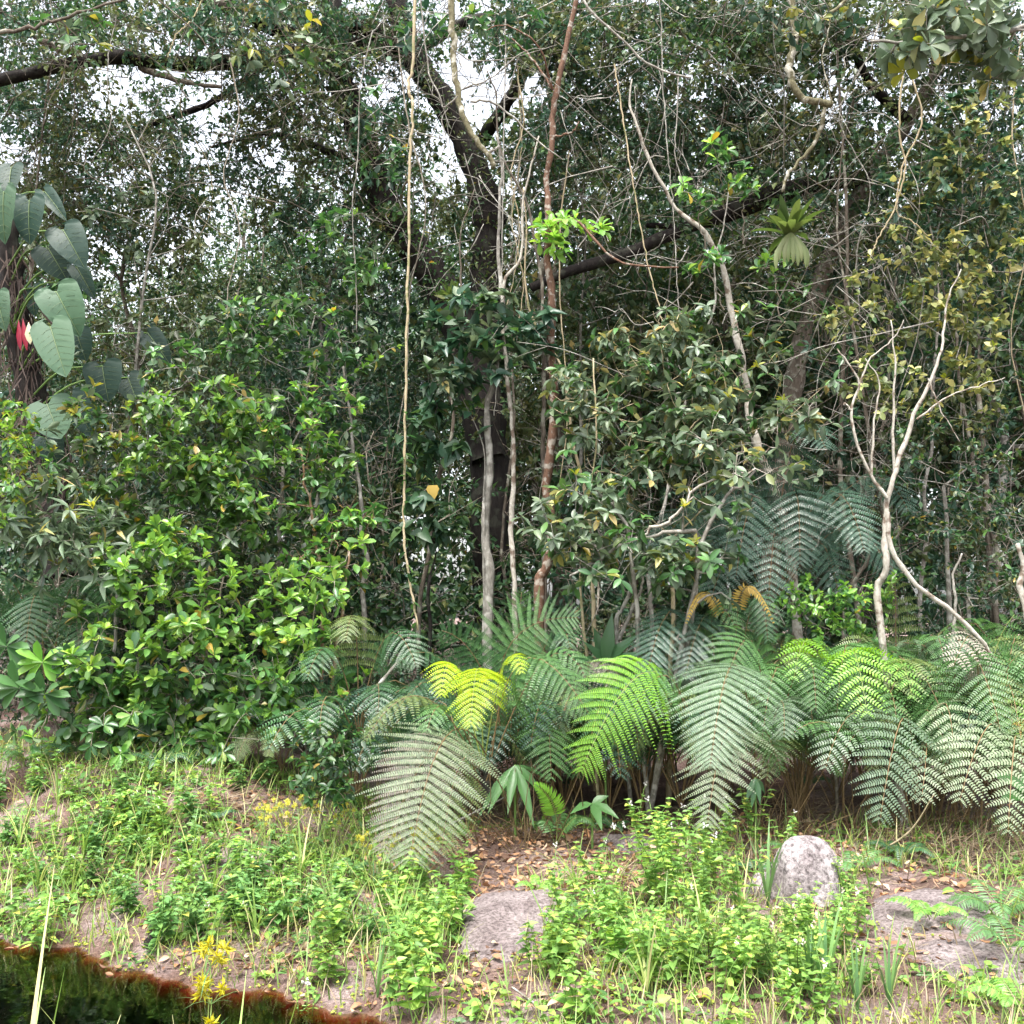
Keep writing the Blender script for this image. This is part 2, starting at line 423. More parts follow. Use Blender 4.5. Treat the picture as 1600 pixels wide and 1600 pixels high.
def unit(a):
    a = np.asarray(a, float)
    return a / np.maximum(np.linalg.norm(a, axis=-1, keepdims=True), 1e-9)


def rand_unit(n):
    return unit(RNG.normal(size=(n, 3)))


def spline(pts, n):
    """Catmull-Rom through pts"""
    P = np.asarray(pts, float)
    if len(P) == 2:
        t = np.linspace(0, 1, n)[:, None]
        return P[0] * (1 - t) + P[1] * t
    Q = np.vstack([2 * P[0] - P[1], P, 2 * P[-1] - P[-2]])
    u = np.linspace(0, len(P) - 1, n)
    i = np.minimum(u.astype(int), len(P) - 2)
    t = (u - i)[:, None]
    a, b, c, d = Q[i], Q[i + 1], Q[i + 2], Q[i + 3]
    return 0.5 * (2 * b + (c - a) * t + (2 * a - 5 * b + 4 * c - d) * t * t + (3 * b - a - 3 * c + d) * t ** 3)


def tube(mb, pts, r0, r1=None, sides=5, mat=0, wob=0.0, cap=True):
    P = np.asarray(pts, float)
    n = len(P)
    if np.ndim(r0) == 0:
        R = np.linspace(r0, r0 if r1 is None else r1, n)
    else:
        R = np.asarray(r0, float)
    if wob:
        R = R * (1 + RNG.normal(0, wob, n))
    T = unit(np.gradient(P, axis=0))
    ref = np.array([0.31, 0.95, 0.05]) if abs(T[0][2]) > 0.6 else np.array([0.05, 0.02, 1.0])
    S = unit(np.cross(T, ref)); U = np.cross(S, T)
    a = np.arange(sides) * 2 * pi / sides
    V = P[:, None, :] + R[:, None, None] * (np.cos(a)[None, :, None] * S[:, None, :] + np.sin(a)[None, :, None] * U[:, None, :])
    if wob:
        V = V + RNG.normal(0, 1, V.shape) * (R * wob * .6)[:, None, None]
    i = np.arange(n - 1)[:, None] * sides; j = np.arange(sides)[None, :]; k = (j + 1) % sides
    q = np.stack([i + j, i + k, i + sides + k, i + sides + j], -1).reshape(-1, 4)
    V = V.reshape(-1, 3)
    tr = None
    if cap:
        V = np.vstack([V, P[-1] + T[-1] * R[-1] * .3])
        b = (n - 1) * sides
        tr = np.array([[b + x, b + (x + 1) % sides, n * sides] for x in range(sides)])
    mb.add(V, tr, q, mat)


# leaf templates: (verts (x along, y across, z up), tris, quads)
def leaf_template(profile, fold=.22, curl=.12, tip=1.0):
    v = [(0, 0, 0)]
    for (x, w) in profile:
        z = -curl * x * x
        v += [(x, -w, z + fold * w), (x, 0, z), (x, w, z + fold * w)]
    v.append((tip, 0, -curl * tip * tip))
    n = len(profile)
    tr = [(0, 2, 1), (0, 3, 2)]
    qd = []
    for i in range(n - 1):
        a, b = 1 + 3 * i, 4 + 3 * i
        qd += [(a, a + 1, b + 1, b), (a + 1, a + 2, b + 2, b + 1)]
    a = 1 + 3 * (n - 1); t = len(v) - 1
    tr += [(a, a + 1, t), (a + 1, a + 2, t)]
    return np.array(v, float), np.array(tr), (np.array(qd) if qd else None)


T_OVAL = leaf_template([(.18, .30), (.5, .5), (.8, .34)], .22, .16)
T_OBOV = leaf_template([(.25, .20), (.6, .48), (.86, .40)], .22, .15)
T_LANCE = leaf_template([(.2, .34), (.45, .5), (.75, .26)], .11, .22)
T_HEART = leaf_template([(.02, .36), (.25, .5), (.6, .32)], .25, .12)
T_SIMPLE = leaf_template([(.45, .5)], .35, .12)
T_MINI = (np.array([(0, 0, 0), (.45, -.5, .12), (1, 0, -.08), (.45, .5, .12)], float), np.array([(0, 2, 1), (0, 3, 2)]), None)
T_PINN = (np.array([(0, -.45, 0), (0, .45, 0), (.7, .36, -.03), (1, .02, -.08), (.7, -.36, -.03)], float),
          np.array([(2, 3, 4)]), np.array([(0, 4, 2, 1)]))
T_BLADE = leaf_template([(.02, .45), (.35, .5), (.7, .36)], .008, .0)


def place_leaves(mb, tpl, P, D, N, Ln, Wd, mat=0, curlvar=None):
    P, D, N = np.atleast_2d(P), unit(np.atleast_2d(D)), np.atleast_2d(N)
    n = len(P)
    if n == 0: return
    S = unit(np.cross(N, D)); N2 = np.cross(D, S)
    Ln = np.broadcast_to(np.asarray(Ln, float), (n,)); Wd = np.broadcast_to(np.asarray(Wd, float), (n,))
    tv, tt, tq = tpl
    k = len(tv)
    cz = np.ones(n) if curlvar is None else curlvar
    V = (P[:, None, :] + (Ln[:, None] * tv[:, 0])[..., None] * D[:, None, :] + (Wd[:, None] * tv[:, 1])[..., None] * S[:, None, :]
         + (Ln[:, None] * cz[:, None] * tv[:, 2])[..., None] * N2[:, None, :])
    off = (np.arange(n) * k)[:, None, None]
    t = (tt[None] + off).reshape(-1, 3) if tt is not None else None
    q = (tq[None] + off).reshape(-1, 4) if tq is not None else None
    mb.add(V.reshape(-1, 3), t, q, mat)


UP = np.array([0, 0, 1.0])


# ------------------------------------------------------------------ ferns
def frond(mbl, mbr, P0, P1, P2, W, npin=24, pl=.030, ps=.012, pw=.010, droop=.35, bare=.40, hint=(0, -.6, 1), base_w=.72, ang=(8, 42), rr=.007, mat=0, ragged=.09, lift=0.0, gap=.73):
    P0, P1, P2 = (np.asarray(p, float) for p in (P0, P1, P2))
    s = np.linspace(0, 1, 80)[:, None]
    C = (1 - s) ** 2 * P0 + 2 * s * (1 - s) * P1 + s * s * P2
    seg = np.r_[0, np.cumsum(np.linalg.norm(np.diff(C, axis=0), axis=1))]
    seg /= seg[-1]
    def cp(u): return np.array([np.interp(u, seg, C[:, i]) for i in range(3)]).T
    Tn = unit(np.gradient(C, axis=0))
    def tp(u): return unit(np.array([np.interp(u, seg, Tn[:, i]) for i in range(3)]).T)
    tube(mbr, cp(np.linspace(0, 1, 14)), rr, rr * .25, 4, 0)
    hint = np.asarray(hint, float) + RNG.normal(0, .16, 3)
    if gap: npin = max(5, int(np.linalg.norm(np.diff(C, axis=0), axis=1).sum() * (1 - bare) / (2 * pl * gap)))
    for j in range(npin):
        f = (j + .5) / npin
        u = bare + (1 - bare) * (1 - (1 - f) ** 1.3)
        t = tp(u)[0] if tp(u).ndim > 1 else tp(u)
        b = cp(u)[0] if cp(u).ndim > 1 else cp(u)
        n = unit(hint - t * np.dot(hint, t))
        sd = np.cross(t, n)
        shape = min(1.0, base_w + 2.2 * f) * (1 - f) ** .62 + .03
        a = math.radians(ang[0] + (ang[1] - ang[0]) * f)
        for side in (-1, 1):
            ln = W * shape * (1 + RNG.normal(0, ragged))
            if RNG.random() < ragged * .5: ln *= .55
            a2 = a + RNG.normal(0, .05)
            d0 = sd * side * math.cos(a2) + t * math.sin(a2)
            if RNG.random() < .025: continue
            m_ = max(4, int(ln / (ps * max(.45, (1 - f) ** .25))))
            v = (np.arange(m_) + .6) / m_
            dr = droop * (1 - .8 * max(0.0, -float(t[2]))) * (1 + RNG.normal(0, .12))
            B = b + d0 * (ln * v)[:, None] + n * (lift * ln * v * (1 - v))[:, None] - UP * (dr * ln * v * v)[:, None]
            tt = unit(d0[None] - UP * (2 * dr * v)[:, None])
            nn = unit(n[None] - tt * (tt @ n)[:, None])
            cs = np.cross(tt, nn)
            tap = np.minimum(1, (1.02 - v) * 1.8) ** .9 * max(.22, (1 - f) ** .42)
            lp = pl * tap * (.8 + .2 * shape) + .003
            for s2 in (-1, 1):
                dd = cs * s2 * .93 + tt * .36 + nn * RNG.normal(.03, .05, (m_, 1))
                place_leaves(mbl, T_PINN, B, dd, nn + RNG.normal(0, .07, (m_, 3)), lp, pw * (.35 + .65 * tap), mat)


FERN_STYLE = {
    'fine': dict(pl=.035, ps=.0165, pw=.0128),
    'mid': dict(pl=.046, ps=.0210, pw=.0160),
    'large': dict(pl=.060, ps=.0270, pw=.0200),
    'once': dict(gap=None),
}


def fern(name, label, base, fronds, group=None):
    """fronds: list of (P0,P1,P2,W,style,material,kwargs)"""
    t = thing(name, label, 'fern', base, group)
    for fr in fronds:
        P0, P1, P2, W, style, mat = fr[:6]
        kw = dict(FERN_STYLE[style]); kw.update(fr[6] if len(fr) > 6 else {})
        rmat = kw.pop('rachis', 'rachis')
        a, b = MB(), MB()
        frond(a, b, P0, P1, P2, W, **kw)
        o = a.build('frond', M[mat], t)
        b.build('rachis', M[rmat], o, origin=tuple(t.location))
    return t


def once_frond(mbl, mbr, P0, P1, P2, W, n=22, lw=.016, bare=.2, hint=(0, -.35, 1), rr=.004, droop=.15):
    """simple once-pinnate small fern frond"""
    s = np.linspace(0, 1, 40)[:, None]
    P0, P1, P2 = (np.asarray(p, float) for p in (P0, P1, P2))
    C = (1 - s) ** 2 * P0 + 2 * s * (1 - s) * P1 + s * s * P2
    Tn = unit(np.gradient(C, axis=0))
    tube(mbr, C[::4], rr, rr * .3, 3, 0)
    u = bare + (1 - bare) * (np.arange(n) + .5) / n
    idx = u * 39
    b = np.array([np.interp(idx, np.arange(40), C[:, i]) for i in range(3)]).T
    t = unit(np.array([np.interp(idx, np.arange(40), Tn[:, i]) for i in range(3)]).T)
    h = np.asarray(hint, float)
    nn = unit(h[None] - t * (t @ h)[:, None]); sd = np.cross(t, nn)
    f = (np.arange(n) + .5) / n
    sh = np.minimum(1, .7 + 1.5 * f) * (1 - f) ** .6 + .08
    for side in (-1, 1):
        d = sd * side * .9 + t * (.25 + .4 * f)[:, None] - UP * droop + RNG.normal(0, .06, (n, 3))
        place_leaves(mbl, T_LANCE, b, d, nn, W * sh, lw * (.6 + .4 * sh))


# ------------------------------------------------------------------ shrubs and trees
def shrub(name, label, cat, base, targets, leaf, r0=.02, rtip=.0025, twig='twig', stems=None, group=None, parts=('branches', 'foliage'), sag=.05, young=None,
          along=3, cluster=6, axis_up=.6, extra_stub=0.0, outward=None, sides=4, trunk=None):
    """leaf: dict(tpl, L, W, mats=[(material, weight)...]);  targets (n,3) twig tips"""
    base = np.asarray(base, float)
    root = thing(name, label, cat, base, group)
    wood, fol = MB(), MB()
    mats = [M[m_] for m_, w_ in leaf['mats']]
    nodes, rads = [base], [r0]
    targets = np.asarray(targets, float)
    cen = targets.mean(0)
    for st in (stems if stems is not None else [[base, base * .35 + cen * .65 - UP * .0]]):
        pts = spline(np.asarray(st), max(8, 5 * len(st)))
        pts[1:-1] += RNG.normal(0, .012, (len(pts) - 2, 3))
        rr = np.linspace(r0, r0 * .45, len(pts))
        tube(wood, pts, rr, sides=sides + 2, wob=.06)
        nodes += list(pts[1:]); rads += list(rr[1:])
    order = np.argsort(np.linalg.norm(targets - base, axis=1))
    tipd = []
    nd = np.array(nodes); rd = np.array(rads)
    for ti in order:
        T = targets[ti]
        d = np.linalg.norm(nd - T, axis=1) + .35 * np.maximum(0, nd[:, 2] - T[2])
        i = int(np.argmin(d))
        S = nd[i]
        r = max(rtip * 1.2, rd[i] * .68)
        length = np.linalg.norm(T - S)
        k = max(3, int(length / .12) + 2)
        mid = (S + T) / 2 + RNG.normal(0, 1, 3) * length * .10 + UP * length * RNG.normal(.04, .10)
        pts = spline([S, mid, T], k)
        tube(wood, pts, r, rtip, 3 if r < .006 else 4, cap=False)
        nd = np.vstack([nd, pts[1:]]); rd = np.r_[rd, np.linspace(r, rtip, k)[1:]]
        tipd.append((T, unit(pts[-1] - pts[-2]), pts))
        if extra_stub and RNG.random() < extra_stub:
            q = pts[k // 2]; e_ = q + unit(rand_unit(1)[0] + UP * .3) * RNG.uniform(.1, .35)
            tube(wood, spline([q, (q + e_) / 2 + RNG.normal(0, .03, 3), e_], 5), rtip * 1.1, rtip * .5, 3)
    wts = np.array([w_ for _, w_ in leaf['mats']], float); wts /= wts.sum()
    Pn = {i: [[], [], [], [], []] for i in range(len(mats) + (1 if young else 0))}
    if young: mats = mats + [M[young[0]]]
    for T, d, pts in tipd:
        mi = int(RNG.choice(len(wts), p=wts))
        isyoung = young is not None and RNG.random() < (young[1] if not callable(young[1]) else young[1](T))
        ax = unit(d + UP * axis_up)
        o1 = unit(np.cross(ax, rand_unit(1)[0])); o2 = np.cross(ax, o1)
        n = max(2, int(RNG.normal(cluster, 1.3)))
        for c in range(n):
            an = c * 2.4 + RNG.normal(0, .25)
            young_leaf = isyoung and (c < n * .75)
            tilt = math.radians(RNG.uniform(25, 55) if young_leaf else RNG.uniform(45, 95))
            D = ax * math.cos(tilt) + (o1 * math.cos(an) + o2 * math.sin(an)) * math.sin(tilt) - UP * (.0 if young_leaf else leaf.get('droop', .15))
            D = unit(D)
            Nn = unit(ax + UP * .4 - D * np.dot(ax + UP * .4, D)) + RNG.normal(0, .15, 3)
            sz = RNG.uniform(.75, 1.15) * (.72 if young_leaf else 1)
            b = Pn[len(mats) - 1 if young_leaf else mi]
            b[0].append(T - ax * RNG.uniform(0, .03)); b[1].append(D); b[2].append(Nn); b[3].append(leaf['L'] * sz); b[4].append(leaf['W'] * sz)
        for a_ in range(along):
            q = pts[min(len(pts) - 1, max(1, int(len(pts) * RNG.uniform(.35, .95))))]
            D = unit(unit(rand_unit(1)[0] + d * .4) - UP * leaf.get('droop', .15) * 1.5)
            Nn = UP + RNG.normal(0, .45, 3)
            sz = RNG.uniform(.75, 1.15)
            b = Pn[int(RNG.choice(len(wts), p=wts))]
            b[0].append(q); b[1].append(D); b[2].append(Nn); b[3].append(leaf['L'] * sz); b[4].append(leaf['W'] * sz)
    for i, b in Pn.items():
        if b[0]:
            place_leaves(fol, leaf['tpl'], np.array(b[0]), np.array(b[1]), np.array(b[2]), np.array(b[3]), np.array(b[4]), i,
                         RNG.uniform(.3, 1.9, len(b[0])))
    wood.build(parts[0], M[twig], root)
    fol.build(parts[1], mats, root)
    return root


def blob_targets(px, py, Y, rx, ry, rdepth, n, clumps=None, spread=.14, hollow=.35):
    """twig tips filling a squashed ball; centre and radii given in photo pixels at depth Y"""
    c = at(px, py, Y)
    k = Y / F
    if clumps is None: clumps = max(4, n // 6)
    d = rand_unit(clumps)
    r = RNG.uniform(hollow, 1, clumps) ** .5
    cc = c + d * r[:, None] * np.array([rx * k, rdepth, ry * k])
    which = RNG.integers(0, clumps, n)
    return cc[which] + RNG.normal(0, spread, (n, 3)) * np.array([1, 1, .7])


def gbase(x, y):
    return np.array([x, y, float(ground(x, y)) - .02])


def clump_leaves(fol, centres, n_each, spread, L_, W_, tpl=T_MINI, nm=1, droop=.3):
    """each clump is a handful of leafy sprays"""
    sp = np.asarray(spread, float)
    for c in centres:
        k = 9
        m_ = max(2, int(n_each * RNG.uniform(.7, 1.3) / k))
        O = c + RNG.normal(0, .75, (m_, 3)) * sp * RNG.uniform(.7, 1.2)
        d = unit(rand_unit(m_) + (O - c) * .7 / np.mean(sp) + UP * .05)
        ln = np.mean(sp) * RNG.uniform(.5, 1.3, m_)
        t = (np.arange(k) + RNG.uniform(0, .6, (m_, k))) / k
        P_ = (O[:, None] + d[:, None] * (ln[:, None] * t)[..., None] - UP * (ln[:, None] * .25 * t ** 2)[..., None]).reshape(-1, 3)
        n = len(P_)
        D = np.repeat(d, k, 0) * .55 + rand_unit(n) * .8 - UP * droop
        Nn = UP * .7 + rand_unit(n) * .8
        sz = RNG.uniform(.65, 1.3, n)
        place_leaves(fol, tpl, P_ + RNG.normal(0, .008, (n, 3)), D, Nn, L_ * sz, W_ * sz, int(RNG.integers(0, nm)))


def proto_tree(name, label, cat, h, crown_r, crown_z, crown_h, n_clump, n_each, spread, L_, W_, mats, bark, r0, group, bare=10, lean=.1, parts=('trunk', 'crown')):
    root = thing(name, label, cat, (0, 0, 0), group)
    wood, fol = MB(), MB()
    top = np.array([RNG.normal(0, lean) * h * .3, RNG.normal(0, lean) * h * .3, h])
    wv = .10 + .012 * h
    sp = spline([np.zeros(3), top * .2 + RNG.normal(0, wv, 3), top * .42 + RNG.normal(0, wv, 3), top * .65 + RNG.normal(0, wv, 3), top * .82 + RNG.normal(0, wv, 3), top], 16)
    sp[:, 2] = np.maximum(sp[:, 2], -.2)
    tube(wood, np.vstack([[sp[0] - UP * .25], sp]), np.linspace(r0, r0 * .25, 17), sides=7, wob=.06)
    d = rand_unit(n_clump)
    rr = RNG.uniform(.15, 1, n_clump) ** .5
    cc = np.array([0, 0, crown_z]) + d * rr[:, None] * np.array([crown_r, crown_r, crown_h])
    cc[:, :2] += np.interp(cc[:, 2], sp[:, 2], sp[:, 0])[:, None] * np.array([[1, 0]]) + np.interp(cc[:, 2], sp[:, 2], sp[:, 1])[:, None] * np.array([[0, 1]])
    nd = sp.copy(); rd = np.linspace(r0, r0 * .25, 16)
    for c in cc[np.argsort(np.linalg.norm(cc[:, :2], axis=1))]:
        dd = np.linalg.norm(nd - c, axis=1) + .7 * np.maximum(0, nd[:, 2] - c[2] + .2)
        i = int(np.argmin(dd)); S = nd[i]; ln = np.linalg.norm(c - S)
        pts = spline([S, (S + c) / 2 + RNG.normal(0, .12, 3) * ln, c], 7)
        ra = max(.006, rd[i] * .55)
        tube(wood, pts, ra, .005, 4, cap=False)
        nd = np.vstack([nd, pts[2:]]); rd = np.r_[rd, np.linspace(ra, .005, 7)[2:]]
        for _ in range(2):
            q = pts[RNG.integers(3, 7)]; e_ = q + unit(rand_unit(1)[0]) * RNG.uniform(.3, .8)
            tube(wood, spline([q, (q + e_) / 2 + RNG.normal(0, .05, 3), e_], 5), .005, .0025, 3, cap=False)
    for _ in range(bare):
        i = int(RNG.integers(3, 15)); q = sp[i]; d = unit(rand_unit(1)[0] + UP * RNG.uniform(-.2, .9)); e_ = q + d * RNG.uniform(.4, 1.4)
        pts = spline([q, (q + e_) / 2 + RNG.normal(0, .10, 3), e_], 7)
        tube(wood, pts, .0075, .003, 3, cap=False)
        for _k in range(2):
            q2 = pts[int(RNG.integers(2, 6))]; e2 = q2 + unit(rand_unit(1)[0] + UP * .3) * RNG.uniform(.2, .6)
            tube(wood, spline([q2, (q2 + e2) / 2 + RNG.normal(0, .05, 3), e2], 5), .0045, .002, 3, cap=False)
    clump_leaves(fol, cc, n_each, spread, L_, W_, nm=len(mats))
    wood.build(parts[0], M[bark], root)
    fol.build(parts[1], [M[m_] for m_ in mats], root)
    return root

# ================================================================== light
SUN_EL, SUN_AZ = math.radians(68), math.radians(200)   # behind the camera, a little to the left
w = bpy.data.worlds.new('World'); scene.world = w; w.use_nodes = True
nt = w.node_tree; nt.nodes.clear()
wo = nt.nodes.new('ShaderNodeOutputWorld'); bg = nt.nodes.new('ShaderNodeBackground')
sky = nt.nodes.new('ShaderNodeTexSky'); sky.sky_type = 'NISHITA'; sky.sun_disc = False
sky.sun_elevation = SUN_EL; sky.sun_rotation = SUN_AZ; sky.air_density = 1.0; sky.dust_density = 4.0; sky.ozone_density = 1.0
hs = nt.nodes.new('ShaderNodeHueSaturation'); hs.inputs['Saturation'].default_value = .30; hs.inputs['Value'].default_value = 1.0
nt.links.new(sky.outputs[0], hs.inputs['Color']); nt.links.new(hs.outputs[0], bg.inputs['Color'])
bg.inputs['Strength'].default_value = .15
nt.links.new(bg.outputs[0], wo.inputs['Surface'])
sl = bpy.data.lights.new('sun', 'SUN'); sl.energy = 1.5; sl.angle = math.radians(18); sl.color = (1, .96, .90)
so = bpy.data.objects.new('sun', sl); col.objects.link(so)
sd = Vector((math.sin(SUN_AZ) * math.cos(SUN_EL), math.cos(SUN_AZ) * math.cos(SUN_EL), math.sin(SUN_EL)))
so.rotation_euler = sd.to_track_quat('Z', 'Y').to_euler()
so.location = (0, -5, 12)
vs = scene.view_settings
vs.view_transform = 'Standard'; vs.look = 'None'; vs.gamma = 1; vs.use_curve_mapping = False
vs.exposure = 2.0
scene.cycles.max_bounces = 7; scene.cycles.diffuse_bounces = 4; scene.cycles.glossy_bounces = 2
scene.cycles.transmission_bounces = 4; scene.cycles.transparent_max_bounces = 8; scene.cycles.volume_bounces = 0
scene.cycles.caustics_reflective = False; scene.cycles.caustics_refractive = False
scene.cycles.use_denoising = True

# ================================================================== ground and water
gx = np.unique(np.concatenate([np.linspace(-6, 6, 181), -6 - np.geomspace(.1, 90, 26), 6 + np.geomspace(.1, 90, 26)]))
gy = np.unique(np.concatenate([np.linspace(3, 12, 150), 3 - np.geomspace(.15, 40, 16), 12 + np.geomspace(.1, 140, 34)]))
X, Yg = np.meshgrid(gx, gy)
V = np.stack([X, Yg, ground(X, Yg)], -1).reshape(-1, 3)
nx, ny = len(gx), len(gy)
i, j = np.meshgrid(np.arange(ny - 1), np.arange(nx - 1), indexing='ij')
a = i * nx + j
mb = MB(); mb.add(V, None, np.stack([a, a + 1, a + nx + 1, a + nx], -1).reshape(-1, 4))
tag(mb.build('ground', M['earth']), kind='structure')

wx = np.linspace(-14, 6, 60)
top_far = np.stack([wx, np.minimum(shore(wx) + .5, 11), np.full(60, WATER_Z)], -1)
top_near = np.stack([wx, np.full(60, 1.9), np.full(60, WATER_Z)], -1)
top_far[:, 1] = np.maximum(top_far[:, 1], 2.0)
mb = MB()
drop = np.array([0, 0, -1.3])
V = np.vstack([top_near, top_far, top_near + drop, top_far + drop])
q = []
for k in range(59):
    q += [(k, k + 1, 61 + k, 60 + k), (120 + k + 1, 120 + k, 180 + k, 181 + k), (k + 1, k, 120 + k, 121 + k), (60 + k, 61 + k, 181 + k, 180 + k)]
q += [(0, 60, 180, 120), (119, 59, 179, 239)]
mb.add(V, None, q)
tag(mb.build('pond_water', M['water'], smooth=False), kind='structure')

# ================================================================== background forest
def clear_view(x, y, z0=4.0):
    """the old trees stand in their own clearing"""
    px = 800 + F * x / y
    return not (560 < px < 800 and y < 13.6)


def scatter(proto, spots, group, smin, smax, label=None):
    for n_, (x, y, s) in enumerate(spots):
        loc = (x, y, float(ground(x, y)) - .05)
        rz = RNG.uniform(0, 2 * pi)
        sc = s * RNG.uniform(smin, smax)
        if n_ == 0:
            proto.location = loc; proto.rotation_euler = (0, 0, rz); proto.scale = (sc, sc, sc)
            proto['group'] = group
        else:
            copy_tree(proto, loc, rz, sc, label, group)


def jitter_spots(ys, step, jit=.45, cond=None):
    out = []
    for y in ys:
        hw = .49 * y + 2.4
        n = int(2 * hw / step)
        for k in range(n + 1):
            x = -hw + 2 * hw * (k + .5 * RNG.random()) / max(1, n) + RNG.normal(0, jit * step)
            yy = y + RNG.normal(0, .8)
            if cond is None or cond(x, yy): out.append((x, yy, 1.0))
    random.shuffle(out)
    return out


def split(spots, n):
    return [spots[k::n] for k in range(n)]

# far mass of woods that closes the view low down
fol = MB()
cc = np.stack([RNG.uniform(-34, 34, 420), RNG.uniform(36, 46, 420), RNG.uniform(.3, 7.0, 420)], -1)
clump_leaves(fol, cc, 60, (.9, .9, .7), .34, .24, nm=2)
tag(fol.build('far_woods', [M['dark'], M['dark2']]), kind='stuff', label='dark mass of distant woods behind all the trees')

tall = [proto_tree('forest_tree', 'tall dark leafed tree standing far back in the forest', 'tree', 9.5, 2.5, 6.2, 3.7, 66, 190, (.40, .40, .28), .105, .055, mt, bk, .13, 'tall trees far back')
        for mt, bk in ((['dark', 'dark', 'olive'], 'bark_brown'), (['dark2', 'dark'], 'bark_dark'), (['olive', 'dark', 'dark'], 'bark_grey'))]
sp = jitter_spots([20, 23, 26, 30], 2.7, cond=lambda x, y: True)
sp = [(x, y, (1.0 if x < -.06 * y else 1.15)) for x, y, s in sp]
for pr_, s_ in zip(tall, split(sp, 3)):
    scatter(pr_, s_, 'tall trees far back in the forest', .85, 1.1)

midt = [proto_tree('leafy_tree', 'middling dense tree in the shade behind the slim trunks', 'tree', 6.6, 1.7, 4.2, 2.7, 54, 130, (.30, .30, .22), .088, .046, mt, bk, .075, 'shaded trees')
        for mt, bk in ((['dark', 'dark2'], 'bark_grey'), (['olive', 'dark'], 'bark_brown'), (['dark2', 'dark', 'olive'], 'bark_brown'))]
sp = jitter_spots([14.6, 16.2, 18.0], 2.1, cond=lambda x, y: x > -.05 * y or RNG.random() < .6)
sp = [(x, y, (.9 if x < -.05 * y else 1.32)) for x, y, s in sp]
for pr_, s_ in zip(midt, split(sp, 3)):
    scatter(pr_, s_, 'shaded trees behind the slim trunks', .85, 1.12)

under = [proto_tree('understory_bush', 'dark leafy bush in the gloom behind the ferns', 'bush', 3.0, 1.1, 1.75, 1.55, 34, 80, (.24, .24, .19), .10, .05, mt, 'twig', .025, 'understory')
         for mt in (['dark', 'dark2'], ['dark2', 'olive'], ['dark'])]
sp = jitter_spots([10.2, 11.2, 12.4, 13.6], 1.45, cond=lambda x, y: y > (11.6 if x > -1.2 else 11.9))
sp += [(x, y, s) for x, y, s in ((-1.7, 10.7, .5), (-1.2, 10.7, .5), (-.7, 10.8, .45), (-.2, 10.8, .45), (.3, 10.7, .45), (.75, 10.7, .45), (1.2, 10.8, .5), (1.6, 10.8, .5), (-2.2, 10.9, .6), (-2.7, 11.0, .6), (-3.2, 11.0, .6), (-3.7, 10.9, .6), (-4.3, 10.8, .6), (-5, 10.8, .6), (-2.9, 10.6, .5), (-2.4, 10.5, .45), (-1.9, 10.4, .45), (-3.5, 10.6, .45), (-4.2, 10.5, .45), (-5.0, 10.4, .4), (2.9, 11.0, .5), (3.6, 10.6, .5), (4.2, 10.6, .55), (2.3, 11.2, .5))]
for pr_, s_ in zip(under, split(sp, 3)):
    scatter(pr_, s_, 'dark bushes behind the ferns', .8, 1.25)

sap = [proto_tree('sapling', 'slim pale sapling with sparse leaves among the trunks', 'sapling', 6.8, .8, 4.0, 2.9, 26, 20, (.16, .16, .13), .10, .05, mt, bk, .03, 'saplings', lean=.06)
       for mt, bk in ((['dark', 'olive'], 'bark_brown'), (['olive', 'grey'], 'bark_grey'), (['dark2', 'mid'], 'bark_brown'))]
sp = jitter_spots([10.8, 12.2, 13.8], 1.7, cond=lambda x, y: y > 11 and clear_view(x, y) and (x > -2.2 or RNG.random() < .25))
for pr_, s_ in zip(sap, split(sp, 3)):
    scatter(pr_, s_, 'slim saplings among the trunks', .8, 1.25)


# ================================================================== the large trees
def pxs(pts, Y):
    out = []
    for p in pts:
        out.append(at(p[0], p[1], p[2] if len(p) > 2 else Y))
    return out


def down(p, z=None):
    return np.array([p[0], p[1], float(ground(p[0], p[1])) - .1])


def stem_thing(name, label, cat, pts, r0, r1, bark, group=None, sides=7, n=40, to_ground=True, wob=.05, part='trunk'):
    P = list(pts)
    if to_ground: P = [down(P[0] + np.array([RNG.normal(0, .06), 0, 0]))] + P
    root = thing(name, label, cat, P[0], group)
    mb = MB(); c = spline(P, n); c[1:-1] += RNG.normal(0, r0 * (.12 if r0 < .1 else .03), (n - 2, 3))
    if r0 < .06:
        sw = RNG.normal(0, 1, (n // 4 + 2, 2)); xi = np.linspace(0, len(sw) - 1, n)
        for k_ in range(2): c[:, k_] += np.interp(xi, np.arange(len(sw)), sw[:, k_]) * r0 * .8
    tube(mb, c, r0, r1 * .8, sides, wob=wob * 1.6)
    mb.build(part, M[bark], root)
    return root


def add_tubes(root, name, lst, bark, sides=5, n=18, wob=.05):
    for pts, r0, r1 in lst:
        mb = MB()
        c = spline(pts, n); c[1:-1] += RNG.normal(0, max(r0 * (.25 if r0 < .05 else .06), .004), (len(c) - 2, 3))
        tube(mb, c, r0, r1, sides, wob=wob)
        o = mb.build(name, M[bark], root)
    return o


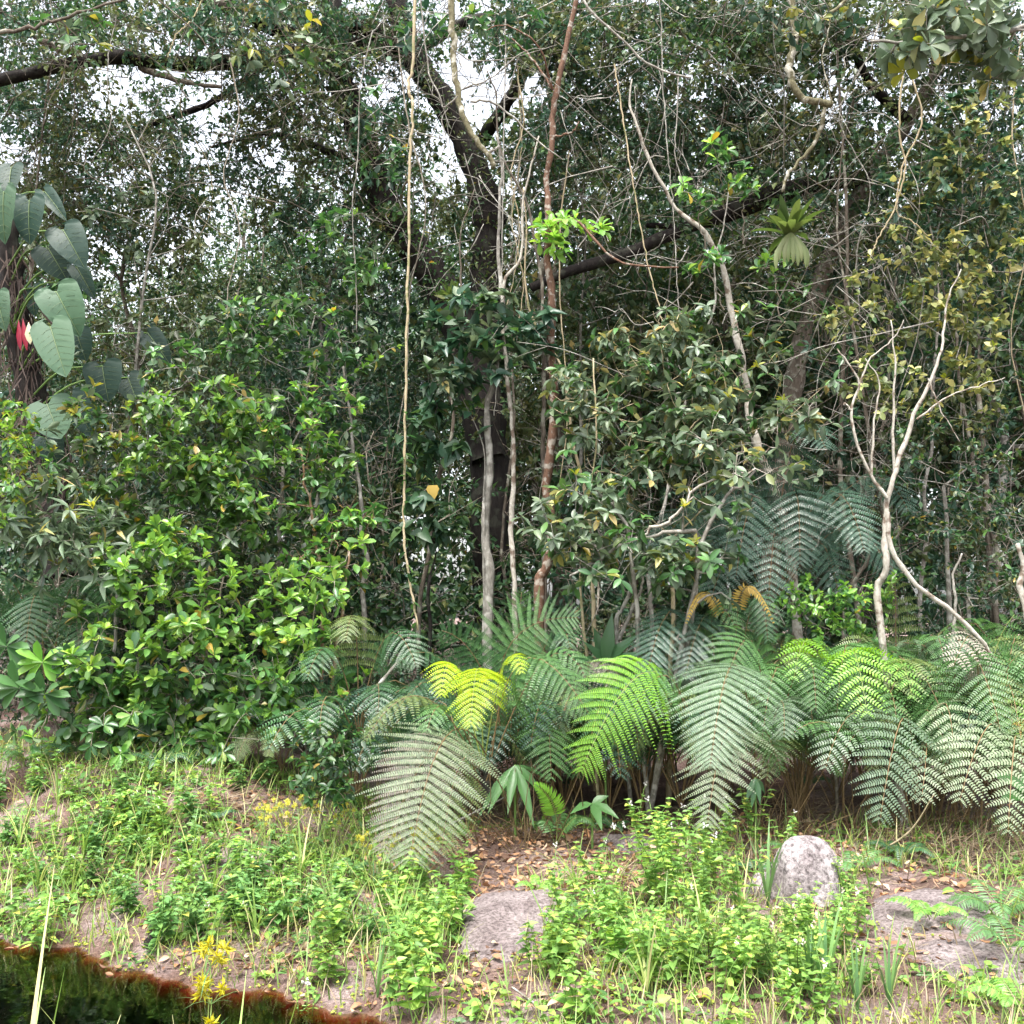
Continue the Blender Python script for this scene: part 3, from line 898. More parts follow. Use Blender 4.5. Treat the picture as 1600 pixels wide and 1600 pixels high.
def add_canopy(root, boxes, L_=.09, W_=.045, mats=('dark', 'dark2'), spread=(.22, .22, .15), name='crown', tpl=T_MINI, twig='bark_brown', mult=1.0):
    fol, wood = MB(), MB()
    for (px, py, Y, rx, ry, n, each) in boxes:
        for _ in range(n):
            c = at(px + RNG.normal(0, rx * .55), py + RNG.normal(0, ry * .55), Y + RNG.normal(0, .7))
            clump_leaves(fol, [c], each * mult, spread, L_, W_, tpl, nm=len(mats))
            for _k in range(3):
                d = unit(rand_unit(1)[0]) * RNG.uniform(.25, .6)
                tube(wood, spline([c - d, c + RNG.normal(0, .05, 3), c + d], 6), .006, .003, 3, cap=False)
    fol.build(name, [M[m_] for m_ in mats], root)
    wood.build('twigs', M[twig], root)['kind'] = 'stuff'


t = stem_thing('large_tree', 'large dark twin trunked tree whose limbs reach across the upper left', 'tree',
               pxs([(768, 960), (764, 720), (757, 450), (762, 340), (735, 245), (690, 155), (645, 85), (620, 10), (600, -60)], 13.0), .25, .15, 'bark_dark', n=60)
add_tubes(t, 'trunk', [(pxs([(764, 720), (730, 540), (692, 455), (642, 382), (596, 300), (560, 205), (532, 120), (520, 30), (500, -60)], 12.9), .24, .13)], 'bark_dark', 7, 50)
add_tubes(t, 'limb', [(pxs([(645, 88, 13.4), (560, 72, 13), (430, 90, 12.6), (300, 101, 12.2), (180, 90, 11.8), (60, 112, 11.5), (-60, 140, 11.3)], 13), .11, .06)], 'bark_dark', 6, 30)
add_tubes(t, 'limb', [(pxs([(532, 120, 13.3), (470, 25, 12.6), (380, 20, 12), (280, -20, 11.4)], 13), .12, .06),
                      (pxs([(300, 101, 12.2), (220, 105, 12), (290, 128, 11.8), (345, 136, 11.6)], 12), .05, .02),
                      (pxs([(140, 92, 11.7), (80, 70, 11.4), (30, 40, 11.2), (-30, -10, 11)], 12), .045, .025)], 'bark_brown', 6, 26)
add_tubes(t, 'limb', [(pxs([(735, 245, 13.5), (780, 180, 13), (815, 120, 12.8), (830, 40, 12.6), (900, -20, 12.3)], 13), .10, .05),
                      (pxs([(645, 85, 13.4), (740, 30, 13), (860, 30, 12.6), (980, -30, 12.2)], 13), .07, .04)], 'bark_dark', 6, 26)
add_canopy(t, [(60, 60, 11.5, 120, 60, 9, 60), (250, 40, 11.5, 150, 60, 12, 60), (450, 40, 12, 120, 70, 16, 90), (560, 60, 12.5, 90, 70, 14, 90),
               (420, 180, 12.5, 140, 60, 9, 75), (560, 190, 13, 70, 80, 9, 80), (300, 230, 13, 160, 70, 10, 70), (90, 260, 13, 110, 100, 16, 80),
               (140, 360, 13.5, 130, 60, 15, 80), (400, 330, 13.5, 150, 60, 12, 80), (480, 400, 13.2, 80, 60, 7, 70), (560, 300, 12.8, 60, 80, 8, 70),
               (800, 50, 12, 130, 60, 26, 90), (920, 50, 12, 130, 70, 26, 90), (900, 190, 12.8, 110, 70, 18, 80), (840, 260, 13.6, 90, 80, 12, 80), (150, 30, 12, 160, 40, 14, 80), (380, 30, 12, 130, 40, 14, 80), (60, 330, 13.6, 100, 60, 14, 80), (630, 200, 13.6, 50, 60, 8, 85), (590, 330, 13.8, 60, 50, 8, 80), (690, 330, 14, 50, 60, 8, 80), (60, 150, 12.6, 90, 50, 9, 80), (120, 210, 13, 110, 50, 9, 80), (420, 150, 13, 120, 50, 10, 80), (340, 190, 13, 140, 50, 9, 80), (230, 150, 12.8, 60, 30, 3, 60), (60, 110, 13, 110, 60, 12, 85), (150, 250, 14, 130, 60, 14, 85), (300, 290, 14.5, 140, 60, 14, 85), (450, 260, 14, 90, 70, 12, 85), (30, 40, 12, 90, 40, 8, 80), (220, 350, 14.5, 150, 50, 10, 85)],
           .066, .038, ('dark', 'dark2', 'olive'), mult=2.1)
def twig_web(root, n, x0, x1, y0, y1, ya, yb, bark):
    mb = MB()
    for _ in range(n):
        q = at(RNG.uniform(x0, x1), RNG.uniform(y0, y1), RNG.uniform(ya, yb))
        d = unit(RNG.normal(0, 1, 3) * np.array([1, .6, .9])); L1 = RNG.uniform(.35, 1.5)
        side = unit(np.cross(d, rand_unit(1)[0])) * L1 * RNG.normal(0, .13)
        pts = spline([q, q + d * L1 * .35 + side, q + d * L1 * .7 + side * .6 + RNG.normal(0, .05, 3), q + d * L1 - UP * L1 * .1], 10)
        r_ = RNG.uniform(.004, .0085)
        tube(mb, pts, r_, r_ * .4, 3, cap=False, wob=.08)
        for _k in range(int(RNG.integers(1, 4))):
            s_ = pts[int(RNG.integers(2, 9))]; e_ = s_ + unit(d + rand_unit(1)[0] * 1.1) * L1 * RNG.uniform(.2, .5)
            tube(mb, spline([s_, (s_ + e_) / 2 + RNG.normal(0, .03, 3), e_], 6), r_ * .6, r_ * .25, 3, cap=False)
    mb.build('twigs', M[bark], root)['kind'] = 'stuff'


def trunk_leaves(root, px_pts, Y, wpx, n, mats):
    fol = MB(); pp = np.array(px_pts, float)
    for _ in range(n):
        f = RNG.uniform(0, len(pp) - 1); i = min(int(f), len(pp) - 2); p_ = pp[i] * (1 - f + i) + pp[i + 1] * (f - i)
        c = at(p_[0] + RNG.normal(0, wpx), p_[1], Y + RNG.uniform(-.15, .1)); m_ = int(RNG.integers(3, 9))
        place_leaves(fol, T_SIMPLE, c + RNG.normal(0, .06, (m_, 3)), rand_unit(m_) + np.array([0, -.6, -.3]), rand_unit(m_) + np.array([0, -.5, .6]), RNG.uniform(.04, .09, m_), RNG.uniform(.02, .04, m_), int(RNG.integers(0, len(mats))))
    fol.build('epiphytes', [M[m_] for m_ in mats], root)['kind'] = 'stuff'


twig_web(t, 200, 560, 1080, -40, 400, 10.2, 13, 'bark_grey')
twig_web(t, 110, -20, 560, -40, 330, 10.5, 13, 'bark_brown')
trunk_leaves(t, [(764, 720), (757, 450), (762, 340), (735, 245), (690, 155), (645, 85)], 12.75, 24, 150, ('dark', 'olive'))
trunk_leaves(t, [(692, 455), (642, 382), (596, 300), (560, 205), (532, 120)], 12.65, 22, 130, ('dark', 'mid'))
trunk_leaves(t, [(600, 80), (430, 88), (300, 100), (180, 90), (60, 112)], 11.9, 10, 120, ('dark', 'olive'))
add_tubes(t, 'limb', [(pxs([(640, 80, 13.2), (560, 40, 12.8), (470, 55, 12.4), (400, 30, 12), (330, -30, 11.8)], 13), .13, .07), (pxs([(430, 90, 12.6), (330, 160, 12.8), (250, 190, 12.9), (140, 240, 13.2)], 13), .05, .02), (pxs([(596, 300, 13), (540, 250, 13.2), (430, 210, 13.3), (330, 230, 13.5)], 13), .06, .02)], 'bark_dark', 6, 26)
# mossy thatch of epiphyte twigs on the limb fork
mb = MB()
for _ in range(330):
    c = at(RNG.normal(530, 75), RNG.normal(62, 32), 12.6 + RNG.normal(0, .35))
    d = unit(rand_unit(1)[0] + np.array([.3, 0, -.5])) * RNG.uniform(.15, .5)
    tube(mb, spline([c, c + d * .5 + RNG.normal(0, .05, 3), c + d], 5), .007, .003, 3, cap=False)
tag(mb.build('epiphyte_thatch', M['bark_brown'], None, tuple(at(530, 62, 12.6))), 'brown tangle of dry epiphyte twigs on the top left limb fork', 'epiphyte', None, 'stuff')

t = stem_thing('lichen_tree', 'lichen spotted tree on the right with one black limb leaning left', 'tree',
               pxs([(1200, 940), (1225, 720), (1247, 560), (1272, 470), (1312, 365), (1362, 270), (1420, 190), (1470, 90), (1500, -40)], 12.6), .13, .08, 'bark_brown', n=50)
add_tubes(t, 'limb', [(pxs([(1355, 280, 12.6), (1290, 285, 12.5), (1200, 305, 12.4), (1130, 332, 12.3), (1060, 362, 12.2), (960, 402, 12.1), (890, 425, 12), (830, 450, 12)], 12.5), .11, .05)], 'bark_dark', 7, 30)
add_tubes(t, 'limb', [(pxs([(1420, 190, 12.6), (1360, 130, 12.2), (1330, 60, 12), (1310, -40, 11.8)], 12), .07, .04),
                      (pxs([(1290, 285, 12.5), (1200, 318, 12.6), (1100, 352, 12.7), (1010, 352, 12.8)], 12), .06, .03)], 'bark_dark', 6, 24)
add_canopy(t, [(1050, 40, 12, 130, 60, 22, 90), (1180, 60, 12, 130, 60, 30, 90), (1330, 60, 12, 120, 60, 26, 90), (1520, 110, 12, 100, 80, 26, 90), (1150, 190, 12.5, 110, 60, 22, 85), (980, 150, 13, 90, 80, 18, 85), (1300, 200, 12.6, 90, 60, 16, 80), (1480, 20, 12, 120, 40, 16, 90),
               (1450, 240, 12.5, 110, 60, 16, 80), (1540, 340, 12, 90, 80, 18, 80), (1400, 380, 12.5, 110, 60, 14, 80), (1060, 300, 12.5, 60, 60, 6, 70)],
           .070, .040, ('dark', 'dark2', 'olive'), mult=2.3)

twig_web(t, 130, 1050, 1600, -40, 420, 10.0, 12.4, 'bark_grey')
twig_web(t, 80, 880, 1600, 380, 860, 9.4, 11.2, 'bark_grey')
trunk_leaves(t, [(1247, 560), (1272, 470), (1312, 365), (1362, 270), (1290, 285), (1200, 305), (1060, 362)], 12.3, 16, 160, ('dark', 'olive'))
# slim stems one can tell apart
t = stem_thing('slim_tree', 'straight red brown slim trunk rising behind the middle ferns', 'tree',
               pxs([(848, 940), (853, 880), (863, 780), (860, 700), (867, 600), (857, 520), (860, 430), (862, 350), (867, 280), (862, 205), (865, 140), (882, 60), (905, -40)], 9.8), .048, .030, 'bark_red', n=60)
add_tubes(t, 'branch', [(pxs([(862, 350, 9.8), (900, 345, 9.5), (925, 370, 9.4), (970, 410, 9.3), (1060, 418, 9.2)], 9.8), .016, .008),
                        (pxs([(866, 215, 9.8), (895, 205, 9.7), (905, 190, 9.7)], 9.8), .012, .006),
                        (pxs([(864, 140, 9.8), (830, 90, 9.9), (800, 60, 10)], 9.8), .014, .006),
                        (pxs([(864, 140, 9.8), (840, 70, 9.6), (790, 40, 9.6), (760, 48, 9.6)], 9.8), .012, .005)], 'bark_red', 5)
stem_thing('slim_tree', 'slim whitish trunk left of the red brown one, kinked near its top', 'tree',
           pxs([(768, 945), (764, 830), (768, 720), (765, 645), (777, 565), (784, 480), (788, 380), (780, 300), (790, 210)], 10.2), .046, .012, 'bark_grey', n=50)
stem_thing('slim_tree', 'thinnest pale stem between the whitish trunk and the red brown trunk', 'tree',
           pxs([(808, 930), (804, 830), (801, 740), (794, 650), (785, 560), (790, 450), (815, 400), (822, 300), (850, 215)], 10.0), .030, .010, 'bark_pale', n=50)
stem_thing('slim_tree', 'knobbly grey stem close beside the left edge of the red brown trunk', 'tree',
           pxs([(850, 760), (846, 680), (850, 600), (845, 520), (850, 440), (830, 330), (790, 250), (775, 160), (760, 110)], 10.3), .026, .008, 'bark_brown', n=50)
stem_thing('slim_tree', 'lichen pale trunk leaning left above the big blue green fern', 'tree',
           pxs([(1235, 900), (1192, 712), (1168, 620), (1155, 530), (1135, 440), (1100, 370), (1060, 320), (1010, 240), (985, 170), (975, 120)], 10.6), .052, .010, 'bark_pale', n=50)
for px_, lean_, y_, bk_, lb_ in ((565, -6, 10.8, 'bark_grey', 'pale trunk half hidden behind the left shrubs beside the hanging vine'),
                                 (460, 8, 11.2, 'bark_grey', 'twin pale stem over the crown of the left shrub'),
                                 (655, 12, 11.0, 'bark_brown', 'brown stem just right of the hanging vine'),
                                 (940, -18, 10.4, 'vine', 'tan upright pole right of the red brown trunk'),
                                 (1010, 20, 10.9, 'bark_grey', 'grey stem leaning right behind the olive shrub'),
                                 (1330, 14, 11.2, 'bark_brown', 'brown stem behind the twisted pale tree'),
                                 (1560, -16, 10.6, 'bark_brown', 'dim brown trunk beside the right edge'),
                                 (1440, 5, 11.5, 'bark_grey', 'straight grey trunk behind the speckled pale leaves')):
    pts = [(px_ + lean_ * k + RNG.normal(0, 9), 960 - 95 * k) for k in range(6 if px_ < 600 else 8)]
    stem_thing('slim_tree', lb_, 'tree', pxs(pts, y_), RNG.uniform(.022, .036), .008, bk_, n=50)
# crooked stems low in the middle
t = stem_thing('forked_stem', 'forked pale stem rising beside the strap leaves between the fern clumps', 'stem',
               pxs([(965, 1000), (975, 950), (990, 905), (1000, 860)], 9.4), .022, .012, 'bark_grey', n=16)
add_tubes(t, 'branch', [(pxs([(968, 1000), (985, 960), (1000, 925), (1008, 890)], 9.3), .018, .01)], 'bark_grey')
stem_thing('slim_tree', 'thin tan pole standing left of the forked pale stem', 'stem',
           pxs([(918, 1030), (912, 980), (906, 900), (912, 820), (930, 700), (925, 560)], 9.3), .014, .008, 'vine', n=30)

# twisted pale tree on the right
t = stem_thing('twisted_tree', 'twisted whitish tree on the right forking like a slingshot', 'tree',
               pxs([(1384, 965), (1384, 900), (1382, 850), (1387, 780), (1402, 728), (1432, 655), (1450, 592), (1466, 530), (1478, 470), (1500, 420)], 8.7), .034, .006, 'bark_pale', n=50)
add_tubes(t, 'branch', [(pxs([(1386, 778), (1362, 742), (1342, 702), (1330, 642), (1343, 600), (1322, 566), (1308, 545)], 8.7), .017, .006),
                        (pxs([(1362, 742), (1366, 660), (1374, 600), (1352, 560)], 8.6), .010, .004),
                        (pxs([(1343, 600), (1360, 560), (1395, 530), (1412, 500)], 8.6), .008, .003),
                        (pxs([(1330, 642), (1322, 630), (1318, 632)], 8.6), .008, .005)], 'bark_pale')
add_tubes(t, 'branch', [(pxs([(1398, 740), (1396, 650), (1399, 570), (1392, 500)], 8.8), .015, .005),
                        (pxs([(1432, 655), (1480, 620), (1540, 600), (1570, 590)], 8.6), .008, .003),
                        (pxs([(1450, 592), (1470, 640), (1500, 690)], 8.6), .008, .003)], 'bark_pale')
add_tubes(t, 'branch', [(pxs([(1386, 800), (1394, 862), (1430, 912), (1482, 952), (1535, 1003), (1560, 1040)], 8.5), .022, .016)], 'bark_pale')
t = stem_thing('crooked_stem', 'short crooked grey stem left of the right edge above the ferns', 'stem',
               pxs([(1485, 1010), (1490, 960), (1487, 915), (1500, 865)], 9), .018, .010, 'bark_grey', n=20)
stem_thing('crooked_stem', 'pale broken post cut by the right edge of the view', 'stem', pxs([(1598, 960), (1600, 900), (1594, 850)], 8.6), .03, .022, 'bark_pale', n=12)

# mossy branches coming down from the canopy
r = thing('hanging_branch', 'mossy hooked branch hanging from the canopy above the bromeliad', 'branch', at(1235, -20, 10.2))
add_tubes(r, 'stem', [(pxs([(1232, -25), (1242, 55), (1234, 112), (1252, 152), (1300, 164)], 10.2), .040, .034)], 'bark_mossy', 6, 30)
add_tubes(r, 'branch', [(pxs([(1242, 58), (1285, 30), (1330, -5)], 10.1), .022, .016), (pxs([(1236, 62), (1210, 40), (1190, 5), (1180, -20)], 10.1), .014, .008),
                        (pxs([(1290, 166), (1272, 225), (1232, 270), (1222, 300)], 10.3), .022, .014), (pxs([(1300, 160), (1285, 90), (1292, 60), (1300, 20)], 10), .008, .004)], 'bark_mossy')
r = thing('hanging_branch', 'broken pale branch dangling from the top middle, hooked at its end', 'branch', at(705, -20, 9.6))
add_tubes(r, 'stem', [(pxs([(703, -25), (708, 60), (713, 130), (722, 175), (745, 222), (768, 248), (770, 262)], 9.6), .034, .022)], 'bark_mossy', 6, 30)
add_tubes(r, 'branch', [(pxs([(760, 240), (776, 232), (782, 222)], 9.6), .016, .012), (pxs([(735, 158), (768, 160), (800, 182), (830, 212), (880, 250)], 9.5), .013, .006),
                        (pxs([(715, 150), (694, 168), (686, 150), (670, 110), (660, 30), (655, -20)], 9.5), .009, .006), (pxs([(700, 170), (690, 190), (698, 220), (690, 250), (724, 262), (738, 240)], 9.5), .006, .003),
                        (pxs([(722, 140), (770, 120), (815, 82), (850, 75)], 9.4), .009, .003), (pxs([(712, 80), (740, 95), (800, 90), (870, 70)], 9.4), .007, .003),
                        (pxs([(708, 120), (720, 100), (700, 60), (715, 40)], 9.4), .006, .003), (pxs([(722, 140), (760, 130), (800, 110)], 9.4), .006, .002)], 'bark_grey', 4)
r = thing('hanging_branch', 'grey branch sloping in from the top right of centre', 'branch', at(940, -20, 9.4))
add_tubes(r, 'stem', [(pxs([(900, -30), (920, 15), (960, 50), (1000, 90), (1040, 112), (1078, 122)], 9.4), .012, .010)], 'bark_grey', 5)
add_tubes(r, 'branch', [(pxs([(1060, 120), (1058, 180), (1055, 240), (1068, 290)], 9.4), .007, .004), (pxs([(940, 35), (990, 60), (1050, 75)], 9.4), .005, .003)], 'bark_grey', 4)

# hanging lianas
r = thing('liana', 'long straight tan liana hanging through the whole left middle', 'vine', at(650, -30, 8.9))
add_tubes(r, 'stem', [(pxs([(649, -30), (646, 90), (638, 140), (645, 165), (640, 250), (638, 400), (635, 550), (633, 700), (631, 780), (632, 850), (640, 905), (653, 985)], 8.9), .0135, .0095)], 'vine', 6, 90, .08)
mb = MB()
for k in range(26):
    py_ = RNG.uniform(640, 980); c = at(np.interp(py_, [640, 850, 905, 985], [634, 632, 640, 653]), py_, 8.88)
    D = unit(rand_unit(1) - UP * .3); place_leaves(mb, T_OVAL, c, D, UP + RNG.normal(0, .3, (1, 3)), RNG.uniform(.05, .10), .04)
mb.build('foliage', M['mid'], r)
for pts, rr_, lb in (([(1412, 90), (1405, 200), (1414, 262), (1396, 330), (1372, 372), (1362, 400)], .010, 'pair of loose lianas twisting down before the right canopy'),
                     ([(1425, 120), (1440, 190), (1410, 260), (1402, 330), (1425, 345), (1450, 370)], .009, 'looping thin liana just right of the twisting pair'),
                     ([(790, 30), (786, 300), (783, 480), (779, 560), (772, 650)], .007, 'thin grey liana beside the big dark trunk'),
                     ([(1030, -10), (1040, 200), (1052, 330), (1060, 480)], .006, 'thin liana left of the bright right sprigs'),
                     ([(960, 100), (985, 260), (1010, 400), (1040, 520)], .008, 'slanting liana crossing the middle right trunks'),
                     ([(320, -10), (300, 30), (275, 55), (262, 90)], .008, 'short curled liana across the top left limb')):
    r = thing('liana', lb, 'vine', at(pts[0][0], pts[0][1], 10))
    add_tubes(r, 'stem', [(pxs(pts, 10.0), rr_, rr_ * .7)], 'vine' if rr_ > .0075 else 'bark_grey', 5, 50)
for k in range(14):   # the many thin hanging vines in the shade
    px_ = RNG.uniform(560, 1590) if k < 11 else RNG.uniform(20, 560)
    y_ = RNG.uniform(10.3, 13)
    y0, y1 = (RNG.uniform(-60, 250), RNG.uniform(420, 900)) if k < 11 else (RNG.uniform(-60, 120), RNG.uniform(200, 620))
    pts = [(px_ + RNG.normal(0, 14), y0 + (y1 - y0) * f) for f in np.linspace(0, 1, 6)]
    r = thing('thin_vine', 'thin vine hanging in the shade between the trunks', 'vine', at(pts[0][0], pts[0][1], y_), 'thin vines hanging in the shade')
    add_tubes(r, 'stem', [(pxs(pts, y_), RNG.uniform(.006, .012), .005)], ['bark_grey', 'vine', 'twig'][k % 3], 4, 40)


# ================================================================== shrubs
LEAF = lambda tpl, L_, W_, *mats, droop=.15: dict(tpl=tpl, L=L_, W=W_, mats=list(mats), droop=droop)

# big left front shrub with the lime tips
b0 = gbase(at(330, 1100, 10.25)[0], 10.25)
tg = np.vstack([blob_targets(250, 890, 9.35, 130, 60, .5, 45, 9), blob_targets(420, 985, 9.35, 110, 60, .5, 42, 9), blob_targets(200, 1000, 9.25, 120, 50, .5, 34, 8),
                blob_targets(320, 940, 9.65, 190, 90, .5, 60, 14), blob_targets(300, 1080, 9.35, 170, 60, .4, 40, 12), blob_targets(500, 900, 9.55, 60, 70, .4, 22, 6), blob_targets(430, 1080, 9.25, 90, 70, .3, 20, 8), blob_targets(180, 1110, 9.45, 110, 40, .3, 30, 8), blob_targets(340, 1150, 9.55, 130, 30, .3, 30, 8), blob_targets(500, 1080, 9.65, 60, 60, .3, 16, 5)])
shrub('shrub', 'large left shrub with glossy oval leaves and lime green tips', 'shrub', b0, tg, LEAF(T_OBOV, .135, .064, ('midlight', .75), ('mid', .25)), .020, .003, 'twig',
      stems=[[b0, at(330, 1060, 9.85), at(270, 960, 9.75)], [b0, at(400, 1080, 9.65), at(440, 1000, 9.55)], [b0, at(250, 1120, 9.55), at(180, 1030, 9.35)], [b0, at(330, 1050, 9.95), at(350, 900, 9.85)]],
      young=('lime', lambda T: .95 if to_px(T)[1][0] < 1060 else .4), along=2, cluster=9, extra_stub=.25)
tg = np.vstack([blob_targets(x_, y_, 8.95, 35, 14, .2, 4, 2, .06) for x_, y_ in ((170, 1135), (215, 1172), (330, 1180), (430, 1115), (250, 1110), (390, 1160))])
shrub('low_branch', 'drooping low branch of rosettes below the lime tipped shrub', 'shrub', gbase(b0[0], 9.65), tg, LEAF(T_OBOV, .12, .05, ('mid', .7), ('bright', .3)), .014, .003, 'twig', along=1, cluster=7)

b0 = gbase(at(330, 900, 10.55)[0], 10.55)
tg = np.vstack([blob_targets(290, 665, 10.25, 140, 50, .5, 55, 12), blob_targets(400, 740, 10.15, 130, 70, .5, 55, 12), blob_targets(240, 770, 10.15, 110, 70, .5, 45, 10), blob_targets(330, 840, 10.25, 160, 60, .4, 40, 10), blob_targets(480, 700, 10.35, 60, 80, .4, 25, 6), blob_targets(330, 650, 9.9, 110, 40, .4, 34, 7), blob_targets(250, 720, 9.8, 90, 50, .4, 30, 7), blob_targets(420, 800, 9.8, 90, 50, .4, 30, 7)])
shrub('shrub', 'tall dusky green shrub behind the lime tipped one', 'shrub', b0, tg, LEAF(T_OVAL, .12, .056, ('midlight', .6), ('mid', .15), ('grey', .25)), .030, .003, 'twig',
      young=('lime', lambda T: .75 if to_px(T)[1][0] < 740 else .3), along=5, cluster=7)
b0 = gbase(at(130, 900, 9.95)[0], 9.95)
tg = np.vstack([blob_targets(150, 650, 9.85, 45, 25, .25, 14, 4), blob_targets(110, 760, 9.75, 70, 40, .3, 22, 6), blob_targets(180, 700, 9.95, 50, 40, .3, 18, 5)])
shrub('shrub', 'shrub with grey green leaves tipped yellow beside the arum trunk', 'shrub', b0, tg, LEAF(T_OVAL, .12, .05, ('grey', .7), ('mid', .3)), .022, .003, 'twig', young=('limey', .6), along=4, cluster=6)
b0 = gbase(at(150, 960, 9.35)[0], 9.55)
tg = np.vstack([blob_targets(70, 815, 9.25, 70, 22, .3, 22, 6), blob_targets(60, 870, 9.25, 70, 22, .3, 16, 5), blob_targets(180, 830, 9.45, 60, 40, .3, 14, 4)])
shrub('shrub', 'leaning branch of long grey leaves at the left over the dark fern', 'shrub', b0, tg, LEAF(T_LANCE, .19, .05, ('grey', 1), droop=.3), .02, .003, 'bark_grey', stems=[[b0, at(180, 900, 9.45), at(60, 840, 9.35)]], young=('limey', .12), along=4, cluster=6)
b0 = gbase(at(-60, 900, 9.15)[0], 9.15)
tg = np.vstack([blob_targets(5, 640, 8.95, 30, 40, .2, 20, 5, .08), blob_targets(20, 720, 8.95, 35, 50, .2, 28, 7, .09), blob_targets(10, 790, 8.95, 30, 30, .2, 14, 4, .08)])
shrub('shrub', 'bright yellow green shrub cut by the left edge', 'shrub', b0, tg, LEAF(T_OVAL, .075, .035, ('lime', .6), ('mid', .4)), .02, .002, 'twig', young=('limey', .5), along=4, cluster=6)
b0 = gbase(at(500, 1100, 10.15)[0], 10.15)
tg = np.vstack([blob_targets(545, 795, 9.95, 45, 30, .25, 16, 4, .1), blob_targets(480, 830, 10.05, 40, 60, .3, 16, 5), blob_targets(500, 640, 10.25, 40, 60, .3, 20, 5), blob_targets(440, 690, 10.25, 40, 40, .3, 14, 4), blob_targets(540, 950, 9.95, 30, 60, .3, 10, 4)])
shrub('shrub', 'thin upright shrub with bright sprigs left of the hanging liana', 'shrub', b0, tg, LEAF(T_OVAL, .105, .048, ('mid', .8), ('bright', .2)), .022, .003, 'twigred', young=('bright', .6), along=3, cluster=6, extra_stub=.4,
      stems=[[b0, at(505, 950, 10.05), at(490, 820, 10.15), at(470, 700, 10.25)], [b0, at(530, 980, 9.95), at(545, 860, 9.95)]])
b0 = gbase(at(250, 1180, 9.9)[0], 9.9)
tg = np.vstack([blob_targets(x_, y_, 9.3, 60, 26, .3, 16, 5, .10) for x_, y_ in ((120, 1050), (220, 1085), (330, 1060), (430, 1040), (160, 1120), (290, 1130), (400, 1110), (480, 1100), (60, 1130))])
shrub('shrub', 'low tangled skirt of twigs and oval leaves under the lime tipped shrub', 'shrub', b0, tg, LEAF(T_OBOV, .13, .06, ('mid', .6), ('grey', .3), ('dark', .1)), .016, .003, 'twig', young=('lime', .3), along=3, cluster=6, extra_stub=.8)
# foliage above the left shrubs
b0 = gbase(at(420, 900, 11.10)[0], 11.10)
tg = np.vstack([blob_targets(420, 520, 10.70, 130, 50, .5, 50, 12), blob_targets(540, 560, 10.70, 70, 60, .4, 25, 7), blob_targets(330, 560, 10.70, 90, 40, .4, 24, 7), blob_targets(500, 420, 10.90, 60, 80, .4, 24, 7), blob_targets(570, 440, 10.90, 40, 60, .4, 14, 4)])
shrub('small_tree', 'small tree with green and yellowing leaves above the left shrubs', 'tree', b0, tg, LEAF(T_OVAL, .115, .055, ('mid', .45), ('dark', .35), ('grey', .2)), .04, .003, 'bark_grey', parts=('trunk', 'crown'), young=('bright', .25), along=4, cluster=5, extra_stub=.3)
# centre
b0 = gbase(at(760, 940, 10.4)[0], 10.4)
tg = np.vstack([blob_targets(760, 510, 10.0, 100, 30, .4, 36, 9), blob_targets(720, 570, 10, 60, 35, .4, 22, 6), blob_targets(810, 540, 10, 60, 50, .4, 22, 6), blob_targets(720, 470, 10.1, 40, 20, .3, 8, 3)])
shrub('small_tree', 'broad leafed grey green small tree above the whitish trunks', 'tree', b0, tg, LEAF(T_HEART, .15, .085, ('dark2', .5), ('grey', .4), ('mid', .1)), .03, .003, 'bark_grey', parts=('trunk', 'crown'), along=4, cluster=5)
c0 = at(868, 368, 9.7)
tg = np.vstack([blob_targets(868, 362, 9.65, 34, 16, .18, 10, 4, .07), blob_targets(925, 350, 9.6, 22, 12, .15, 5, 2, .06), blob_targets(870, 385, 9.6, 28, 10, .15, 5, 2, .06)])
shrub('sprig', 'bright lime rosette sprouting from the red brown trunk', 'sprig', at(862, 395, 9.8), tg, LEAF(T_OBOV, .13, .055, ('bright', 1)), .010, .003, 'twigred', young=('lime', .7), along=1, cluster=8, stems=[[at(862, 395, 9.8), at(870, 380, 9.7)]])
b0 = gbase(at(1010, 1000, 9.2)[0], 9.2)
tg = np.vstack([blob_targets(900, 830, 8.9, 70, 45, .3, 40, 10), blob_targets(930, 780, 9.0, 50, 40, .3, 14, 5), blob_targets(985, 875, 8.8, 80, 30, .3, 38, 9), blob_targets(1060, 860, 8.8, 50, 35, .3, 14, 5), blob_targets(870, 750, 9, 30, 40, .3, 8, 3), blob_targets(1130, 820, 8.7, 60, 70, .3, 12, 6)])
shrub('shrub', 'open olive shrub with large dull leaves above the middle ferns', 'shrub', b0, tg, LEAF(T_OVAL, .125, .055, ('grey', .6), ('mid', .3), ('pale', .1), droop=.35), .022, .003, 'bark_grey', young=('limey', .12), along=3, cluster=5, extra_stub=.8,
      stems=[[b0, at(1090, 880, 8.9), at(1060, 830, 8.8), at(980, 850, 8.8), at(890, 900, 8.8)], [b0, at(1100, 850, 8.8), at(1180, 735, 8.8)], [b0, at(980, 850, 9.0), at(930, 760, 9.0)]])
b0 = gbase(at(1040, 960, 9.6)[0], 9.6)
tg = np.vstack([blob_targets(990, 620, 9.4, 120, 100, .5, 100, 24), blob_targets(1090, 690, 9.3, 100, 70, .4, 64, 15), blob_targets(1010, 530, 9.5, 110, 50, .4, 56, 14), blob_targets(1130, 560, 9.5, 90, 80, .4, 56, 14), blob_targets(1230, 600, 9.8, 60, 80, .4, 30, 9), blob_targets(960, 720, 9.4, 60, 50, .4, 18, 6)])
